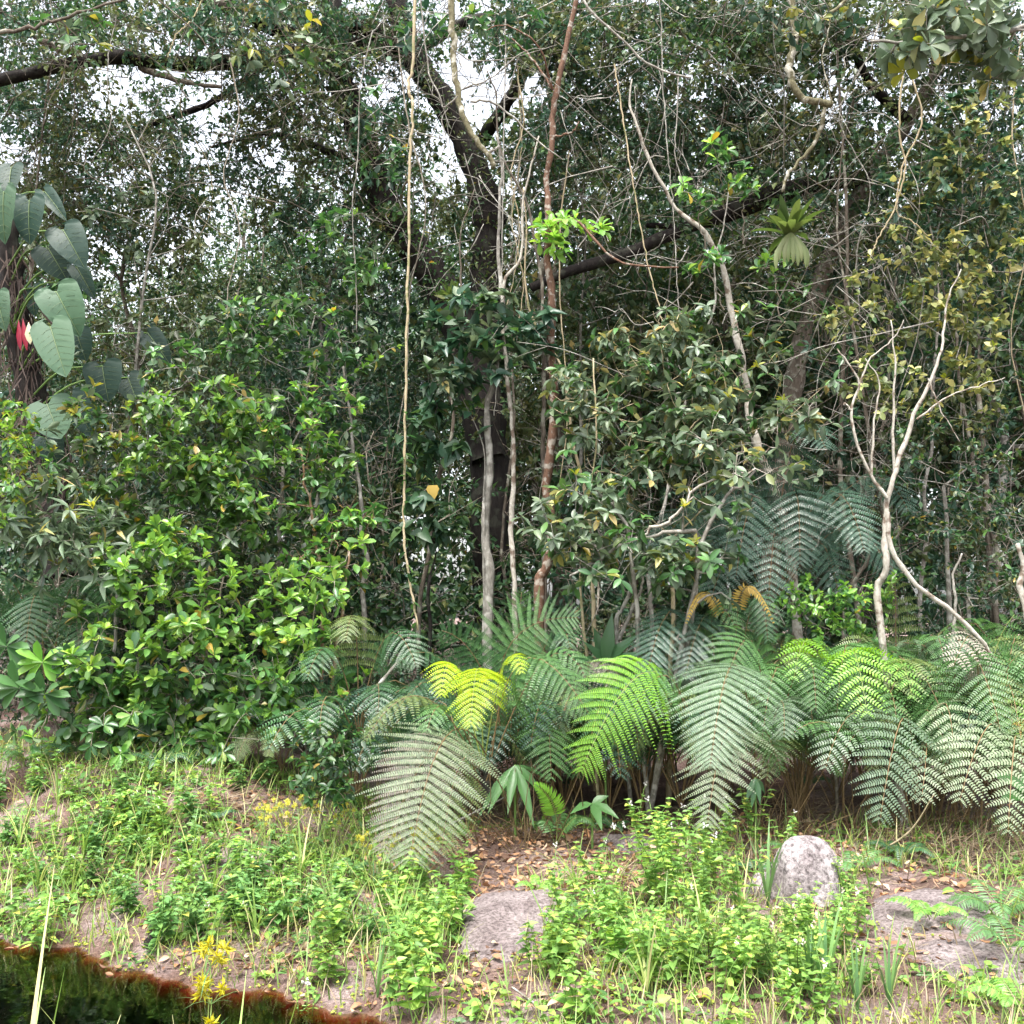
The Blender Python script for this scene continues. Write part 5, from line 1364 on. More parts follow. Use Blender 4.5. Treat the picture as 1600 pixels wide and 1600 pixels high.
spots = [(at(p_, 1000, y_)[0], y_) for p_, y_ in ((660, 9.8), (900, 10.0), (980, 9.9), (1040, 10.4), (1480, 10.0), (1560, 9.6), (1360, 10.2), (640, 9.4), (720, 9.6), (800, 9.5), (880, 9.6), (950, 9.3), (1010, 9.4), (1060, 9.2), (560, 9.4), (1240, 9.5), (1460, 9.3), (1540, 9.2), (1300, 9.5), (720, 10.6), (820, 10.3), (1620, 10.2))]
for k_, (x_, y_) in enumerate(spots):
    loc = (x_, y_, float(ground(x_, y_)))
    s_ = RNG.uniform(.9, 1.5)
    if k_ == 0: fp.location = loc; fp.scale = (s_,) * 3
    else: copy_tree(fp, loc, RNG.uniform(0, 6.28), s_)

# small sword ferns on the open ground
def little_fern(name, label, px, py, n, ln, W, mat, lw=.016, up=1.0, npn=18, group=None, face=None):
    b = ground_at(px, py); root = thing(name, label, 'fern', b, group)
    for k in range(n):
        az = (k + RNG.uniform(-.2, .2)) * 2 * pi / n + .4 if face is None else face[k]
        d = np.array([math.cos(az), math.sin(az), 0]); L1 = ln * RNG.uniform(.8, 1.15)
        A_, B_ = MB(), MB()
        once_frond(A_, B_, b, b + d * L1 * .45 + UP * L1 * up * .75, b + d * L1 + UP * L1 * up * RNG.uniform(.15, .45), W, npn, lw, hint=(0, -.3, 1), rr=.0035)
        o = A_.build('frond', M[mat], root); B_.build('rachis', M['rachisgreen'], o, origin=tuple(root.location))
    return root

little_fern('small_fern', 'young fern with one yellow striped frond before the dark hollow', 868, 1325, 4, .36, .085, 'fern', .02, 1.5, 20, face=[2.2, .3, 1.3, -.4])
A_, B_ = MB(), MB(); b_ = ground_at(868, 1325)
once_frond(A_, B_, b_, at(880, 1250, b_[1] - .05), at(835, 1225, b_[1] - .2), .11, 20, .024, bare=.4, **dict(hint=(0, -1, .5)))
rt = thing('small_fern', 'yellow tinged frond standing over the bare earth in the middle', 'fern', b_)
o_ = A_.build('frond', M['fernlime'], rt); B_.build('rachis', M['stalk'], o_, origin=tuple(rt.location))
for px_, py_, n_, ln_, W_, mt_, lb_ in ((1335, 1370, 5, .30, .07, 'fern', 'sword fern just right of the pale rock'), (1455, 1445, 5, .22, .065, 'bright', 'tiny bright fern on the bare soil right of the rock'),
                                        (1560, 1440, 6, .32, .09, 'fern', 'green fern by the right edge above the lowest fern'), (1585, 1500, 6, .36, .09, 'fern', 'lowest fern on the right edge beside the bare soil'),
                                        (1240, 1340, 5, .22, .055, 'fern', 'small fern left behind the pale rock'), (1410, 1345, 5, .26, .06, 'ferndark', 'dark small fern in the straw behind the rock'),
                                        (1180, 1370, 4, .22, .05, 'ferndark', 'little dark fern among weeds left of the rock'), (960, 1300, 4, .18, .045, 'ferndark', 'tiny fern below the right end of the dark hollow'),
                                        (840, 1395, 4, .16, .045, 'bright', 'tiny lime fern on the leaf litter'), (545, 1370, 5, .20, .05, 'fern', 'small fern left of the litter patch among weeds'),
                                        (900, 1440, 4, .20, .05, 'fern', 'small fern poking from the middle weeds'), (1590, 1585, 5, .22, .07, 'bright', 'bright fern tip in the bottom right corner'),
                                        (1260, 1235, 5, .30, .06, 'ferndark', 'dark sword fern in the hollow above the rock'), (330, 1290, 4, .22, .05, 'ferndark', 'small fern in the dry straw on the left'),
                                        (120, 1190, 6, .34, .07, 'ferndark', 'dark fern at the top edge of the left weeds'), (250, 1205, 6, .30, .06, 'ferndark', 'dark fern under the drooping rosettes'), (40, 1200, 6, .36, .07, 'fern', 'fern at the left edge above the weeds')):
    little_fern('small_fern', lb_, px_, py_, n_, ln_, W_, mt_)

# ================================================================== broad leaved plants
def strap_plant(name, label, px, py, Y, leaves, mat, tpl=T_LANCE, cat='plant', group=None):
    b = at(px, py, Y); root = thing(name, label, cat, gbase(b[0], b[1]) if True else b, group)
    for (tx, ty, dY, wd) in leaves:
        B_ = at(tx, ty, Y + dY); mb = MB()
        place_leaves(mb, tpl, b, B_ - b, (0, -.7, .8), np.linalg.norm(B_ - b), wd); mb.build('leaf', M[mat], root)
    mb = MB(); tube(mb, spline([np.array(root.location), b], 6), .012, .008, 5); mb.build('stem', M['stem'], root)
    return root

strap_plant('palm_seedling', 'palm seedling with folded strap leaves in the dark hollow', 805, 1195, 8.7, [(742, 1270, -.2, .07), (760, 1262, -.25, .075), (793, 1262, -.3, .08), (836, 1283, -.3, .085), (850, 1235, -.1, .07), (862, 1255, .0, .06), (775, 1250, .1, .07), (870, 1215, .1, .05)], 'palmate')
strap_plant('strap_leaf_plant', 'strap leaved plant by the forked stem', 945, 1040, 9.2, [(920, 1000, -.1, .10), (955, 960, -.1, .12), (990, 985, -.1, .11), (930, 975, .1, .1), (1000, 1010, -.2, .09), (900, 1020, -.2, .09)], 'ferndark')
strap_plant('strap_leaf_plant', 'broad strap leaved plant at the right end of the hollow', 925, 1255, 8.5, [(965, 1270, -.2, .08), (950, 1240, 0, .07), (895, 1262, -.2, .07), (940, 1285, -.3, .08)], 'palmate')
strap_plant('broad_leaf_plant', 'glossy broad leaved plant at the right edge below the grey fern', 1620, 1250, 7.9, [(1560, 1205, -.1, .13), (1570, 1240, -.2, .12), (1600, 1200, .1, .12), (1640, 1230, 0, .12)], 'mid', T_OVAL)
strap_plant('strap_leaf_plant', 'small strap leaved sprout beside the grey fern tip', 1180, 1215, 8.3, [(1165, 1250, -.1, .05), (1175, 1262, -.1, .05), (1190, 1255, -.1, .05), (1200, 1240, 0, .05)], 'ferndark')


def palmate(label, px, py, Y, r, mat, n=9, tilt=.7):
    c = at(px, py, Y); g = gbase(c[0] + .15, c[1] + .9); root = thing('palmate_plant', label, 'plant', g)
    mb = MB(); D = np.array([[math.sin(a_), -tilt * .4 - .2 * math.cos(a_), math.cos(a_) * .8 - .25] for a_ in np.linspace(-2.4, 2.4, n)])
    place_leaves(mb, T_OBOV, np.repeat(c[None], n, 0), D, np.repeat([[0, -.8, .7]], n, 0), r * RNG.uniform(.8, 1.1, n), r * .36); mb.build('leaf', M[mat], root)
    mb = MB(); tube(mb, spline([g, (g + c) / 2 + np.array([.05, 0, .1]), c], 10), .007, .005, 5); mb.build('petiole', M['twig'], root)

for px_, py_, r_, mt_, lb_ in ((66, 1035, .19, 'bright', 'topmost bright hand shaped leaf at the left edge'), (30, 1075, .22, 'palmate', 'large dim hand shaped leaf at the left edge'), (70, 1085, .2, 'palmate', 'lower hand shaped leaf with drooping fingers beside the shrub'), (10, 1010, .2, 'palmate', 'half seen hand shaped leaf cut by the left edge'), (110, 1030, .17, 'ferndark', 'dark hand shaped leaf against the left shrub')):
    palmate(lb_, px_, py_, 9.0, r_ * 1.15, mt_)

# ================================================================== rock and wood on the ground
c = ground_at(1268, 1412)
nu, nv = 48, 28
th = np.linspace(0, 2 * pi, nu, endpoint=False); ph = np.linspace(-.35, pi / 2, nv)
TH, PH = np.meshgrid(th, ph)
ex = lambda a_, p_: np.sign(a_) * np.abs(a_) ** p_
k_ = c[1] / F
RX, RZ = 56 * k_, 96 * k_
Vx = ex(np.cos(PH), .80) * ex(np.cos(TH), .9) * RX; Vy = ex(np.cos(PH), .80) * ex(np.sin(TH), .9) * RX * .8; Vz = ex(np.sin(PH), .95) * RZ
noise = 1 + .06 * np.sin(3 * TH + 2 * PH) + .05 * np.sin(5 * TH - 4 * PH + 1) + .03 * np.sin(9 * TH + 7 * PH) + .02 * np.sin(17 * TH - 13 * PH) + RNG.normal(0, .011, TH.shape)
Vx, Vy, Vz = Vx * noise - .03 * Vz, Vy * noise, Vz * (1 + .05 * np.sin(2 * TH + 1) * np.cos(PH))
V = np.stack([Vx, Vy + .1, Vz], -1).reshape(-1, 3) + c
q = [(a_ * nu + b_, a_ * nu + (b_ + 1) % nu, (a_ + 1) * nu + (b_ + 1) % nu, (a_ + 1) * nu + b_) for a_ in range(nv - 1) for b_ in range(nu)]
mb = MB(); mb.add(V, None, q)
tag(mb.build('rock', M['rock'], None, tuple(c)), 'rounded pale pitted rock standing on the bare ground at right', 'rock')
for px_, py_, rx_, ry_, h_, lb_ in ((795, 1440, .34, .60, .10, 'flat grey rock slab sunk in the soil between the middle weeds'), (1460, 1425, .46, .40, .07, 'wide pinkish rock slab sunk in the soil right of the rock'), (1540, 1510, .36, .30, .06, 'low rock slab in the soil near the bottom right'), (985, 1318, .34, .22, .06, 'low grey slab at the right end of the dark hollow')):
    c = ground_at(px_, py_); nu, nv = 56, 16
    TH, PH = np.meshgrid(np.linspace(0, 2 * pi, nu, endpoint=False), np.linspace(-.4, pi / 2, nv))
    p1, p2 = RNG.uniform(0, 6, 2); nz_ = 1 + .10 * np.sin(2 * TH + p1) + .07 * np.sin(3 * TH + p2) + .04 * np.sin(7 * TH - 3 * PH)
    V = np.stack([np.cos(PH) * np.cos(TH) * rx_ * nz_, np.cos(PH) * np.sin(TH) * ry_ * nz_, np.sin(PH) * h_ * (1 + .15 * np.sin(4 * TH) * np.cos(PH))], -1).reshape(-1, 3) + c
    V[:, 2] += (ground(V[:, 0], V[:, 1]) - c[2]) - .02 + RNG.normal(0, .0025, len(V))
    q = [(a_ * nu + b_, a_ * nu + (b_ + 1) % nu, (a_ + 1) * nu + (b_ + 1) % nu, (a_ + 1) * nu + b_) for a_ in range(nv - 1) for b_ in range(nu)]
    mb = MB(); mb.add(V, None, q); tag(mb.build('flat_rock', M['slab'], None, tuple(c)), lb_, 'flat rock', None, 'thing')
for px_, py_, s_, lb_ in ((1195, 1395, .10, 'small pale stone half hidden left of the rock'), (240, 1478, .05, 'small dark stone on the mud by the pond')):
    c = ground_at(px_, py_); nu, nv = 20, 12
    TH, PH = np.meshgrid(np.linspace(0, 2 * pi, nu, endpoint=False), np.linspace(-.5, pi / 2, nv)); nz_ = 1 + .08 * np.sin(3 * TH + PH) + .06 * np.sin(5 * TH - 3 * PH)
    V = np.stack([np.cos(PH) * np.cos(TH) * s_ * nz_ * 1.2, np.cos(PH) * np.sin(TH) * s_ * nz_, np.sin(PH) * s_ * 1.1 * nz_], -1).reshape(-1, 3) + c
    q = [(a_ * nu + b_, a_ * nu + (b_ + 1) % nu, (a_ + 1) * nu + (b_ + 1) % nu, (a_ + 1) * nu + b_) for a_ in range(nv - 1) for b_ in range(nu)]
    mb = MB(); mb.add(V, None, q); tag(mb.build('stone', M['rock'] if s_ > .06 else M['bark_dark'], None, tuple(c)), lb_, 'stone')
for pts, rr_, lb_ in (([(850, 1378), (930, 1380), (1000, 1372)], .012, 'pale dry palm strip lying across the litter'), ([(835, 1372), (870, 1395), (960, 1400)], .006, 'thin grey stick on the litter below the palm strip'),
                      ([(700, 1290), (760, 1260), (800, 1240)], .010, 'fallen stick leaning in the dark hollow'), ([(1360, 1340), (1420, 1300), (1460, 1240)], .008, 'tan stick propped under the ash grey fern'),
                      ([(560, 1110), (600, 1060), (625, 1030)], .016, 'slanting grey stick left of the olive frond'), ([(800, 1545), (850, 1580), (905, 1596)], .006, 'thin twig at the bottom edge')):
    Y_ = ground_at(pts[0][0], max(1180, pts[0][1]))[1] if pts[0][1] > 1200 else 8.6
    P3 = []
    for p_ in pts:
        if p_[1] > 1335: g_ = ground_at(*p_); P3.append(g_ + UP * rr_)
        else: P3.append(at(p_[0], p_[1], min(Y_, 8.6)))
    mb = MB(); tube(mb, spline(P3, 14), rr_, rr_ * .6, 5, wob=.1)
    tag(mb.build('stick', M['vine'] if 'palm' in lb_ or 'tan' in lb_ else M['bark_grey'], None, tuple(P3[0])), lb_, 'stick')

# ================================================================== weeds
BARE = [(795, 1440, 80, 60, 1.1), (1460, 1425, 110, 45, 1.1), (985, 1318, 70, 22, 1), (840, 1340, 215, 46, 1), (960, 1370, 90, 36, .8), (785, 1430, 70, 80, 1), (770, 1490, 45, 60, .9), (1450, 1420, 120, 60, 1), (1510, 1500, 100, 45, .95), (1390, 1480, 60, 50, .8), (350, 1262, 100, 28, .9), (1000, 1315, 80, 34, .9), (1268, 1385, 62, 50, 1),
        (420, 1500, 200, 22, .7), (800, 1560, 220, 30, .45), (1330, 1320, 300, 40, .55), (700, 1335, 60, 30, .6)]


def bare(px, py):
    d = np.zeros_like(px)
    for cx, cy, rx, ry, s in BARE:
        d = np.maximum(d, s * np.exp(-np.maximum(0, ((px - cx) / rx) ** 2 + ((py - cy) / ry) ** 2 - .4) * 1.6))
    return d


def ground_points(n, extra=None, ymin=4.4, ymax=10.5):
    """points on the open ground, fewer on bare patches, none in water or under the ferns"""
    y = np.sqrt(RNG.uniform(ymin ** 2, ymax ** 2, n)); x = RNG.uniform(-.58, .58, n) * y
    z = ground(x, y); px, py = to_px(np.stack([x, y, z], -1))
    lim = np.interp(px, [0, 300, 560, 720, 1000, 1250, 1600], [1150, 1170, 1235, 1290, 1285, 1290, 1290])
    keep = (y - shore(x) > .02) & (py > lim)
    p = 1 - bare(px, py)
    patch = .45 + .75 * np.sin(x * 3.1 + 1.3 * np.sin(y * 2.3)) * np.sin(y * 2.7 + 1.1 * np.sin(x * 1.9))
    if extra is not None: p = p * extra(px, py, patch)
    keep &= RNG.random(n) < p
    return np.stack([x, y, z], -1)[keep], px[keep], py[keep]

# low cover: one mass nobody could count
mb = MB()
def rosettes(n, hmin, hmax, L_, W_, k, mat, tpl, extra=None):
    Pp, px, py = ground_points(n, extra)
    m_ = len(Pp)
    h = RNG.uniform(hmin, hmax, m_) * RNG.uniform(.4, 1, m_)
    for j_ in range(k):
        az = RNG.uniform(0, 2 * pi, m_); f = RNG.uniform(.3, 1, m_)
        D = np.stack([np.cos(az), np.sin(az), RNG.uniform(-.35, .45, m_)], -1)
        Q = Pp + np.stack([np.cos(az) * .015, np.sin(az) * .015, h * f], -1)
        s_ = RNG.uniform(.6, 1.25, m_)
        place_leaves(mb, tpl, Q, D, UP + RNG.normal(0, .35, (m_, 3)), L_ * s_, W_ * s_, mat)

left = lambda px, py, pa: np.clip(1.05 - np.maximum(0, px - 620) / 500, .35, 1) * pa
rosettes(8000, .02, .12, .062, .042, 4, 0, T_HEART, left)
rosettes(5000, .02, .16, .075, .026, 5, 1, T_LANCE, left)
rosettes(9000, .01, .05, .024, .018, 5, 2, T_SIMPLE, lambda px, py, pa: (1.2 - pa) * np.where(py > 1440, 1, .3))
rosettes(3500, .02, .13, .065, .036, 4, 0, T_OVAL, lambda px, py, pa: np.where((px > 640) & (px < 1320), 1, .25) * pa)
tag(mb.build('ground_cover', [M['weed'], M['weeddark'], M['moss']]), 'low creeping weeds covering the bank', 'ground cover', None, 'stuff')
# grass
mb = MB()
def blades(n, lmin, lmax, wd, mat, extra=None, bend=.5):
    Pp, px, py = ground_points(n, extra)
    m_ = len(Pp)
    az = RNG.uniform(0, 2 * pi, m_); ln = RNG.uniform(lmin, lmax, m_); be = RNG.uniform(.1, 1, m_) * bend
    x = np.array([0, .35, .7, 1]); H = np.stack([np.cos(az), np.sin(az), 0 * az], -1); S_ = np.stack([-np.sin(az), np.cos(az), 0 * az], -1)
    tilt = RNG.uniform(.05, .6, m_)
    c = Pp[:, None, :] + H[:, None, :] * (ln[:, None] * (tilt[:, None] * x + be[:, None] * x ** 2))[..., None] + UP * (ln[:, None] * (x - .55 * be[:, None] * x ** 2.5))[..., None]
    ww = wd * RNG.uniform(.6, 1.3, m_)[:, None] * np.array([.8, 1, .7, .06])
    Vv = np.stack([c - S_[:, None] * ww[..., None], c + S_[:, None] * ww[..., None]], 2).reshape(-1, 3)
    o_ = (np.arange(m_) * 8)[:, None, None]
    q = (np.array([(0, 1, 3, 2), (2, 3, 5, 4), (4, 5, 7, 6)])[None] + o_).reshape(-1, 4)
    mb.add(Vv, None, q, mat)

blades(17000, .06, .24, .0032, 0, lambda px, py, pa: .35 + .65 * pa)
blades(7500, .14, .36, .0042, 0, lambda px, py, pa: np.where(px < 620, 1, .3) * (.4 + .6 * pa))
blades(5000, .10, .26, .004, 0, lambda px, py, pa: np.where(px < 700, 1, 0) * np.exp(-((py - (1480 + .2 * px)) / 45) ** 2))
blades(6000, .05, .16, .003, 0, lambda px, py, pa: np.where(py > 1440, 1, .25))
blades(5200, .10, .28, .0030, 1, lambda px, py, pa: 1.1 - .6 * pa)
tag(mb.build('grass', [M['grass'], M['straw']]), 'thin grass blades among the weeds on the bank', 'grass', None, 'stuff')
# fallen leaves
mb = MB()
y = np.sqrt(RNG.uniform(4.5 ** 2, 9.5 ** 2, 14000)); x = RNG.uniform(-.5, .5, 14000) * y; z = ground(x, y); px, py = to_px(np.stack([x, y, z], -1))
k_ = (y - shore(x) > -.05) & (RNG.random(14000) < np.clip(bare(px, py) * 1.1 + .12, 0, 1) * np.where((px > 1330) & (py > 1370), .45, 1))
Pp = np.stack([x, y, z + RNG.uniform(.004, .03, 14000)], -1)[k_]; m_ = len(Pp)
az = RNG.uniform(0, 2 * pi, m_); s_ = RNG.uniform(.5, 1.4, m_)
place_leaves(mb, T_OVAL, Pp, np.stack([np.cos(az), np.sin(az), RNG.normal(0, .3, m_)], -1), UP + RNG.normal(0, .5, (m_, 3)), .055 * s_, .028 * s_, 0, RNG.uniform(-1.5, 2.5, m_))
tag(mb.build('leaf_litter', M['litter']), 'brown fallen leaves scattered over the bare soil', 'leaf litter', None, 'stuff')
# dry straw under the ferns and on the left
mb = MB()
for (cx, cy, rx, ry, n_, lift) in ((1440, 1300, 170, 50, 650, .05), (1250, 1270, 120, 40, 300, .04), (350, 1265, 90, 10, 260, .02), (780, 1270, 130, 40, 500, .03), (1540, 1340, 80, 30, 400, .04), (940, 1380, 120, 30, 260, .015), (420, 1500, 180, 16, 260, .01)):
    for _ in range(n_):
        g_ = ground_at(RNG.normal(cx, rx * .5), max(1185, RNG.normal(cy, ry * .5))) if False else None
    yy = RNG.normal(0, 1, n_); cpt = ground_at(cx, cy); k1 = cpt[1] / F
    xs_ = cpt[0] + RNG.normal(0, rx * .5 * k1, n_); ys_ = cpt[1] + RNG.normal(0, ry * .5 * k1 * 4, n_)
    ok = ys_ - shore(xs_) > .05; xs_, ys_ = xs_[ok], ys_[ok]; m_ = len(xs_)
    Pp = np.stack([xs_, ys_, ground(xs_, ys_) + np.abs(RNG.normal(0, lift, m_)) + .005], -1)
    az = RNG.normal(.3, 1.0, m_); D = np.stack([np.cos(az), np.sin(az), RNG.normal(.1, .3, m_)], -1)
    place_leaves(mb, T_BLADE, Pp, D, UP + RNG.normal(0, .4, (m_, 3)), RNG.uniform(.12, .38, m_), RNG.uniform(.003, .008, m_), 0, RNG.uniform(-.5, .5, m_))
yy = np.sqrt(RNG.uniform(4.6 ** 2, 9 ** 2, 9000)); xx = RNG.uniform(-.5, .5, 9000) * yy; zz = ground(xx, yy); px, py = to_px(np.stack([xx, yy, zz], -1))
k_ = (yy - shore(xx) > .02) & (RNG.random(9000) < .25 + .75 * np.clip(bare(px, py), 0, 1)); xx, yy, zz = xx[k_], yy[k_], zz[k_]; m_ = len(xx); az = RNG.uniform(0, 6.28, m_)
place_leaves(mb, T_BLADE, np.stack([xx, yy, zz + RNG.uniform(.003, .02, m_)], -1), np.stack([np.cos(az), np.sin(az), RNG.normal(0, .12, m_)], -1), UP + RNG.normal(0, .3, (m_, 3)), RNG.uniform(.03, .16, m_), RNG.uniform(.002, .006, m_), 0)
tag(mb.build('dry_straw', M['straw']), 'tangle of dry fern stalks and straw lying under the ferns', 'straw', None, 'stuff')
# hanging dead stalks in the fern hollows
mb = MB()
for (cx, y_, n_) in ((1245, 8.6, 45), (820, 8.7, 40), (1420, 8.7, 40), (1500, 8.6, 30), (640, 8.8, 20)):
    for _ in range(n_):
        x0 = at(cx + RNG.normal(0, 45), 1200, y_)[0]; yy_ = y_ + RNG.normal(0, .2); g_ = gbase(x0, yy_)
        e_ = g_ + np.array([RNG.normal(0, .18), RNG.normal(-.1, .15), RNG.uniform(.2, .7)])
        tube(mb, spline([g_, (g_ + e_) / 2 + RNG.normal(0, .04, 3), e_], 5), .005, .003, 3, cap=False)
tag(mb.build('dead_stalks', M['rachis']), 'dead brown fern stalks standing in the dark hollows', 'stalks', None, 'stuff')

# individual flowering weeds
def weed_proto(name, label, cat, h, nst, L_, W_, tpl, leafmat, flower, group, fl_n=3, fl_r=.010, flp=.3):
    root = thing(name, label, cat, (0, 0, 0), group)
    st, fo, fl = MB(), MB(), MB()
    for s_ in range(nst):
        az = RNG.uniform(0, 2 * pi); hh = h * RNG.uniform(.6, 1.1); tip = np.array([math.cos(az) * hh * .35, math.sin(az) * hh * .35, hh])
        b_ = RNG.normal(0, .03, 3) * np.array([1, 1, 0])
        c_ = spline([b_, b_ * .5 + tip * .5 + RNG.normal(0, .02, 3) + UP * .02, tip], 12)
        tube(st, c_, .0032, .0018, 3)
        for k in range(2, 12):
            if RNG.random() < .25: continue
            for side in (0, pi):
                a2 = k * 1.57 + side + RNG.normal(0, .3); D = np.array([math.cos(a2), math.sin(a2), RNG.uniform(-.2, .35)])
                sz = (1.15 - .06 * k) * RNG.uniform(.75, 1.15)
                place_leaves(fo, tpl, c_[k], D, UP + RNG.normal(0, .3, (1, 3)), L_ * sz, W_ * sz)
        if flower and (s_ == 0 or RNG.random() < flp):
            for _ in range(1):
                fc = tip + np.array([RNG.normal(0, .025), RNG.normal(0, .025), RNG.uniform(.01, .05)])
                tube(st, np.array([tip, fc]), .0015, .0012, 3)
                fl = MB()
                for f_ in range(fl_n):
                    n_ = 7; o_ = fc + RNG.normal(0, fl_r * .8, 3)
                    place_leaves(fl, T_SIMPLE, np.repeat(o_[None], n_, 0), rand_unit(n_) + UP * .5, rand_unit(n_), fl_r, fl_r * .55)
                fl.build('flower_head', M[flower], root)
    st.build('stem', M['stem'], root); fo.build('foliage', M[leafmat], root)
    return root


def scatter_px(proto, pts, smin=.8, smax=1.25, label=None):
    pts = [p_ for p_ in pts if len(pts) < 12 or RNG.random() > 1.15 * float(bare(np.array([p_[0]]), np.array([p_[1]]))[0])]
    for n_, (px, py) in enumerate(pts):
        g_ = ground_at(px, py); s_ = RNG.uniform(smin, smax)
        if n_ == 0: proto.location = g_; proto.scale = (s_,) * 3; proto.rotation_euler = (0, 0, RNG.uniform(0, 6.28))
        else: copy_tree(proto, g_, RNG.uniform(0, 6.28), s_, label)


def rnd(n, cx, cy, rx, ry):
    return [(cx + RNG.normal(0, rx * .5), min(1598, cy + RNG.normal(0, ry * .5))) for _ in range(n)]

wp = [weed_proto('white_flowered_weed', 'weed with small white flower tufts on the grassy left bank', 'weed', .26, 4, .066, .042, T_HEART, 'weed', 'white', 'white flowered weeds on the left bank'),
      weed_proto('leafy_weed', 'leafy green weed without flowers on the bank', 'weed', .26, 5, .085, .038, T_OVAL, 'weeddark', None, 'leafy weeds on the bank'),
      weed_proto('white_flowered_weed', 'tall weed with white flower tufts left of the rock', 'weed', .40, 4, .072, .046, T_HEART, 'weed', 'white', 'white flowered weeds left of the rock'),
      weed_proto('pink_flowered_weed', 'sprawling weed with faded pink and yellow blossoms before the rock', 'weed', .28, 5, .06, .036, T_OVAL, 'weed', 'pinkwhite', 'pink blossomed weeds before the rock', 3, .013, .35),
      weed_proto('leafy_weed', 'leafy green weed in the middle foreground beside the bare soil', 'weed', .32, 5, .080, .046, T_HEART, 'weed', None, 'leafy weeds beside the bare soil')]
scatter_px(wp[0], rnd(34, 230, 1360, 330, 160) + rnd(8, 480, 1440, 120, 80))
scatter_px(wp[1], rnd(30, 180, 1290, 330, 150) + rnd(14, 420, 1420, 200, 90) + rnd(10, 300, 1440, 240, 60))
scatter_px(wp[2], rnd(16, 1090, 1370, 110, 90) + rnd(8, 960, 1420, 120, 80) + rnd(4, 1170, 1420, 80, 60))
scatter_px(wp[3], rnd(24, 1280, 1500, 160, 90))
scatter_px(wp[4], rnd(10, 930, 1530, 190, 90) + rnd(6, 1120, 1520, 160, 100) + rnd(7, 690, 1440, 70, 90) + rnd(8, 620, 1500, 120, 80))

# yellow umbelled sedges
T_BEND = leaf_template([(.02, .45), (.35, .5), (.7, .36)], .008, .45)


def sedge_proto(name, label, h, group, mat='umbel', n=4, r=.030, lean=.28, ray0=.02, ray1=.07):
    root = thing(name, label, 'sedge', (0, 0, 0), group)
    st, bl = MB(), MB()
    for s_ in range(n):
        fl = MB()
        az = RNG.uniform(0, 6.28); hh = h * RNG.uniform(.75, 1.1); tip = np.array([math.cos(az) * hh * lean, math.sin(az) * hh * lean, hh])
        tube(st, spline([np.zeros(3), tip * .5 + UP * .03, tip], 8), .0035, .0022, 3)
        for k in range(5):
            D = unit(rand_unit(1)[0] + UP * .6); ray = RNG.uniform(ray0, ray1); e_ = tip + D * ray
            tube(st, np.array([tip, e_]), .0012, .001, 3)
            m_ = 24; place_leaves(fl, T_SIMPLE, np.repeat(e_[None], m_, 0) + RNG.normal(0, .003, (m_, 3)), rand_unit(m_) + D * .3, rand_unit(m_), r * RNG.uniform(.5, .8, m_), .0045)
        fl.build('umbel', M[mat], root)
        for k in range(5):
            D = np.array([math.cos(k * 1.3 + az), math.sin(k * 1.3 + az), RNG.uniform(.1, .9)]); place_leaves(bl, T_BEND, tip, D, UP, RNG.uniform(.08, .18), .005)
    for k in range(10):
        az = RNG.uniform(0, 6.28); place_leaves(bl, T_BEND, np.zeros(3), (math.cos(az) * .7, math.sin(az) * .7, 1), UP + RNG.normal(0, .2, (1, 3)), h * RNG.uniform(.6, 1), .010)
    st.build('stem', M['stalk'], root); bl.build('blade', M['sedge'], root)
    return root

sg = sedge_proto('umbel_sedge', 'sedge with fuzzy yellow umbels on the bank before the grey frond', .36, 'yellow sedges before the grey frond')
scatter_px(sg, [(415, 1345), (455, 1352), (515, 1345), (585, 1390), (640, 1405), (665, 1375)], .85, 1.1)
g_ = np.array([at(302, 1700, 3.9)[0], 3.9, float(ground(at(302, 1700, 3.9)[0], 3.9))])
tip_z = at(300, 1518, 3.9)[2]
sg2 = sedge_proto('umbel_sedge', 'nearest sedge with vivid yellow umbels standing in the pond', tip_z - g_[2], None, 'yellowflower', 3, .055, .035, .03, .10)
sg2.location = g_
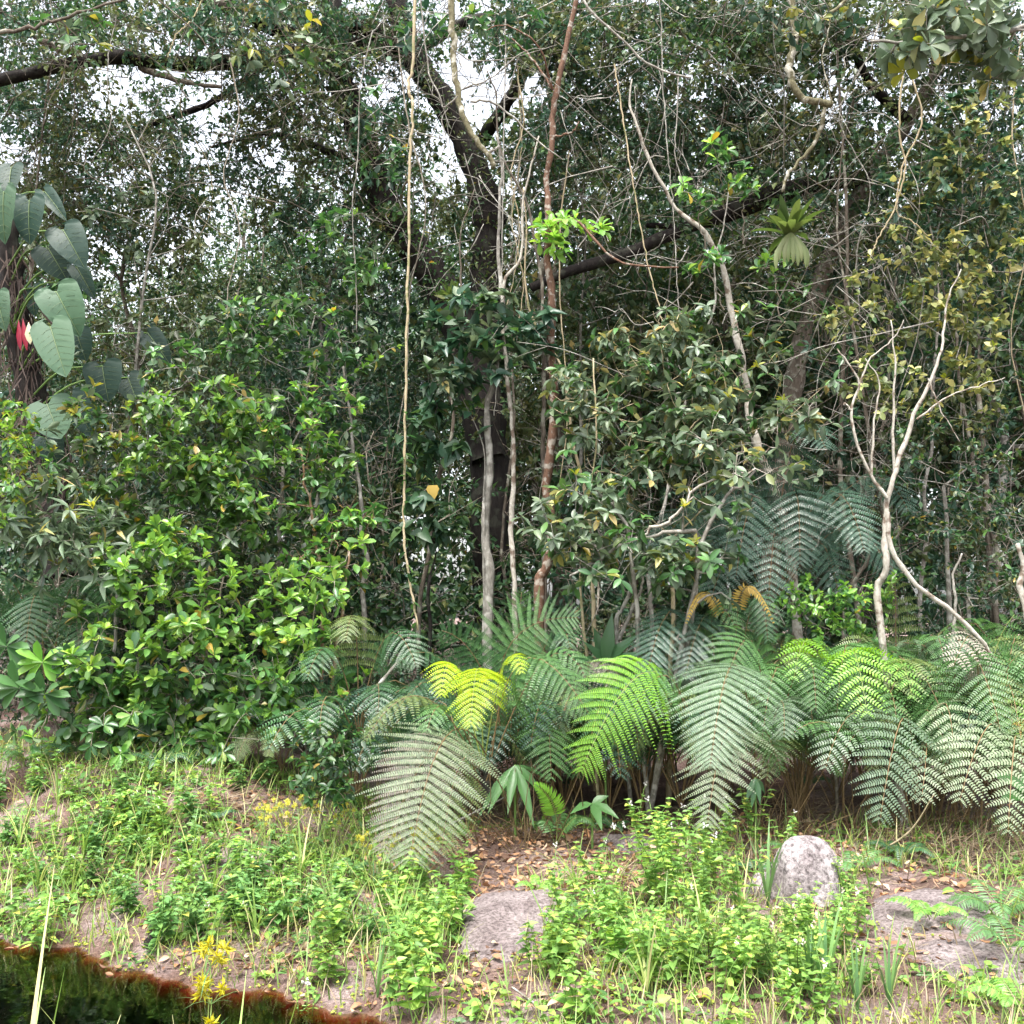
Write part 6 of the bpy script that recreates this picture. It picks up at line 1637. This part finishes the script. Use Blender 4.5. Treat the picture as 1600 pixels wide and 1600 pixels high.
# tall grass tufts
def tuft_proto(name, label, h, n, wd, mat, group, spread=.35):
    root = thing(name, label, 'grass tuft', (0, 0, 0), group); mb = MB()
    for k in range(n):
        az = RNG.uniform(0, 6.28); l_ = h * RNG.uniform(.6, 1.1); be = RNG.uniform(.1, 1) * spread; x = np.linspace(0, 1, 7)
        H = np.array([math.cos(az), math.sin(az), 0]); S_ = np.array([-math.sin(az), math.cos(az), 0])
        c_ = H * (l_ * (.12 * x + be * x ** 2))[:, None] + UP * (l_ * (x - .4 * be * x ** 2.5))[:, None]; ww = wd * np.array([.7, 1, 1, .9, .7, .4, .05])
        mb.add(np.concatenate([c_ - S_ * ww[:, None], c_ + S_ * ww[:, None]]), None, [(a_, a_ + 1, a_ + 8, a_ + 7) for a_ in range(6)])
    mb.build('blades', M[mat], root); return root

tp = tuft_proto('grass_tuft', 'tuft of long arching grass blades on the bank', .42, 12, .006, 'grass', 'long grass tufts on the bank', .8)
scatter_px(tp, [(60, 1400), (130, 1350), (220, 1330), (300, 1380), (170, 1440), (330, 1420), (450, 1460), (520, 1440), (560, 1500), (400, 1470), (250, 1300), (90, 1260), (620, 1450), (900, 1400), (1010, 1560), (1100, 1480), (1160, 1440), (690, 1500), (30, 1330), (470, 1380)], .7, 1.15)
tp = tuft_proto('grass_tuft', 'tuft of upright blue green sword blades by the rock and weeds', .50, 7, .010, 'sedge', 'upright sword blades by the rock', .3)
scatter_px(tp, [(1215, 1405), (1200, 1420), (1290, 1570), (1340, 1585), (1390, 1580), (1265, 1560), (590, 1560)], .75, 1.15)
for px_, Y_, top_, lb_, n_ in ((20, 4.6, 1395, 'tall pale grass leaning right at the left edge of the pond', 4), (130, 4.2, 1530, 'short yellowish grass tip at the bottom edge over the pond', 4), (345, 4.3, 1500, 'long light green blades beside the nearest yellow sedge', 6), (50, 4.0, 1545, 'young grass shoot in the bottom left corner', 4)):
    b_ = np.array([at(px_, 1600, Y_)[0], Y_, 0]); b_[2] = float(ground(b_[0], Y_)); h_ = at(px_, top_, Y_)[2] - b_[2]
    tp = tuft_proto('grass_tuft', lb_, h_, n_ + 2, .013, 'grass', None, .35); tp.location = b_
# white blossom sprigs in front
for px_, py_, lb_ in ((475, 1590, 'white blossom sprig at the pond edge in front'),):
    w_ = weed_proto('white_flowered_weed', lb_, 'weed', .16, 3, .03, .012, T_OVAL, 'weed', 'white', None, 6, .014); w_.location = ground_at(px_, py_)
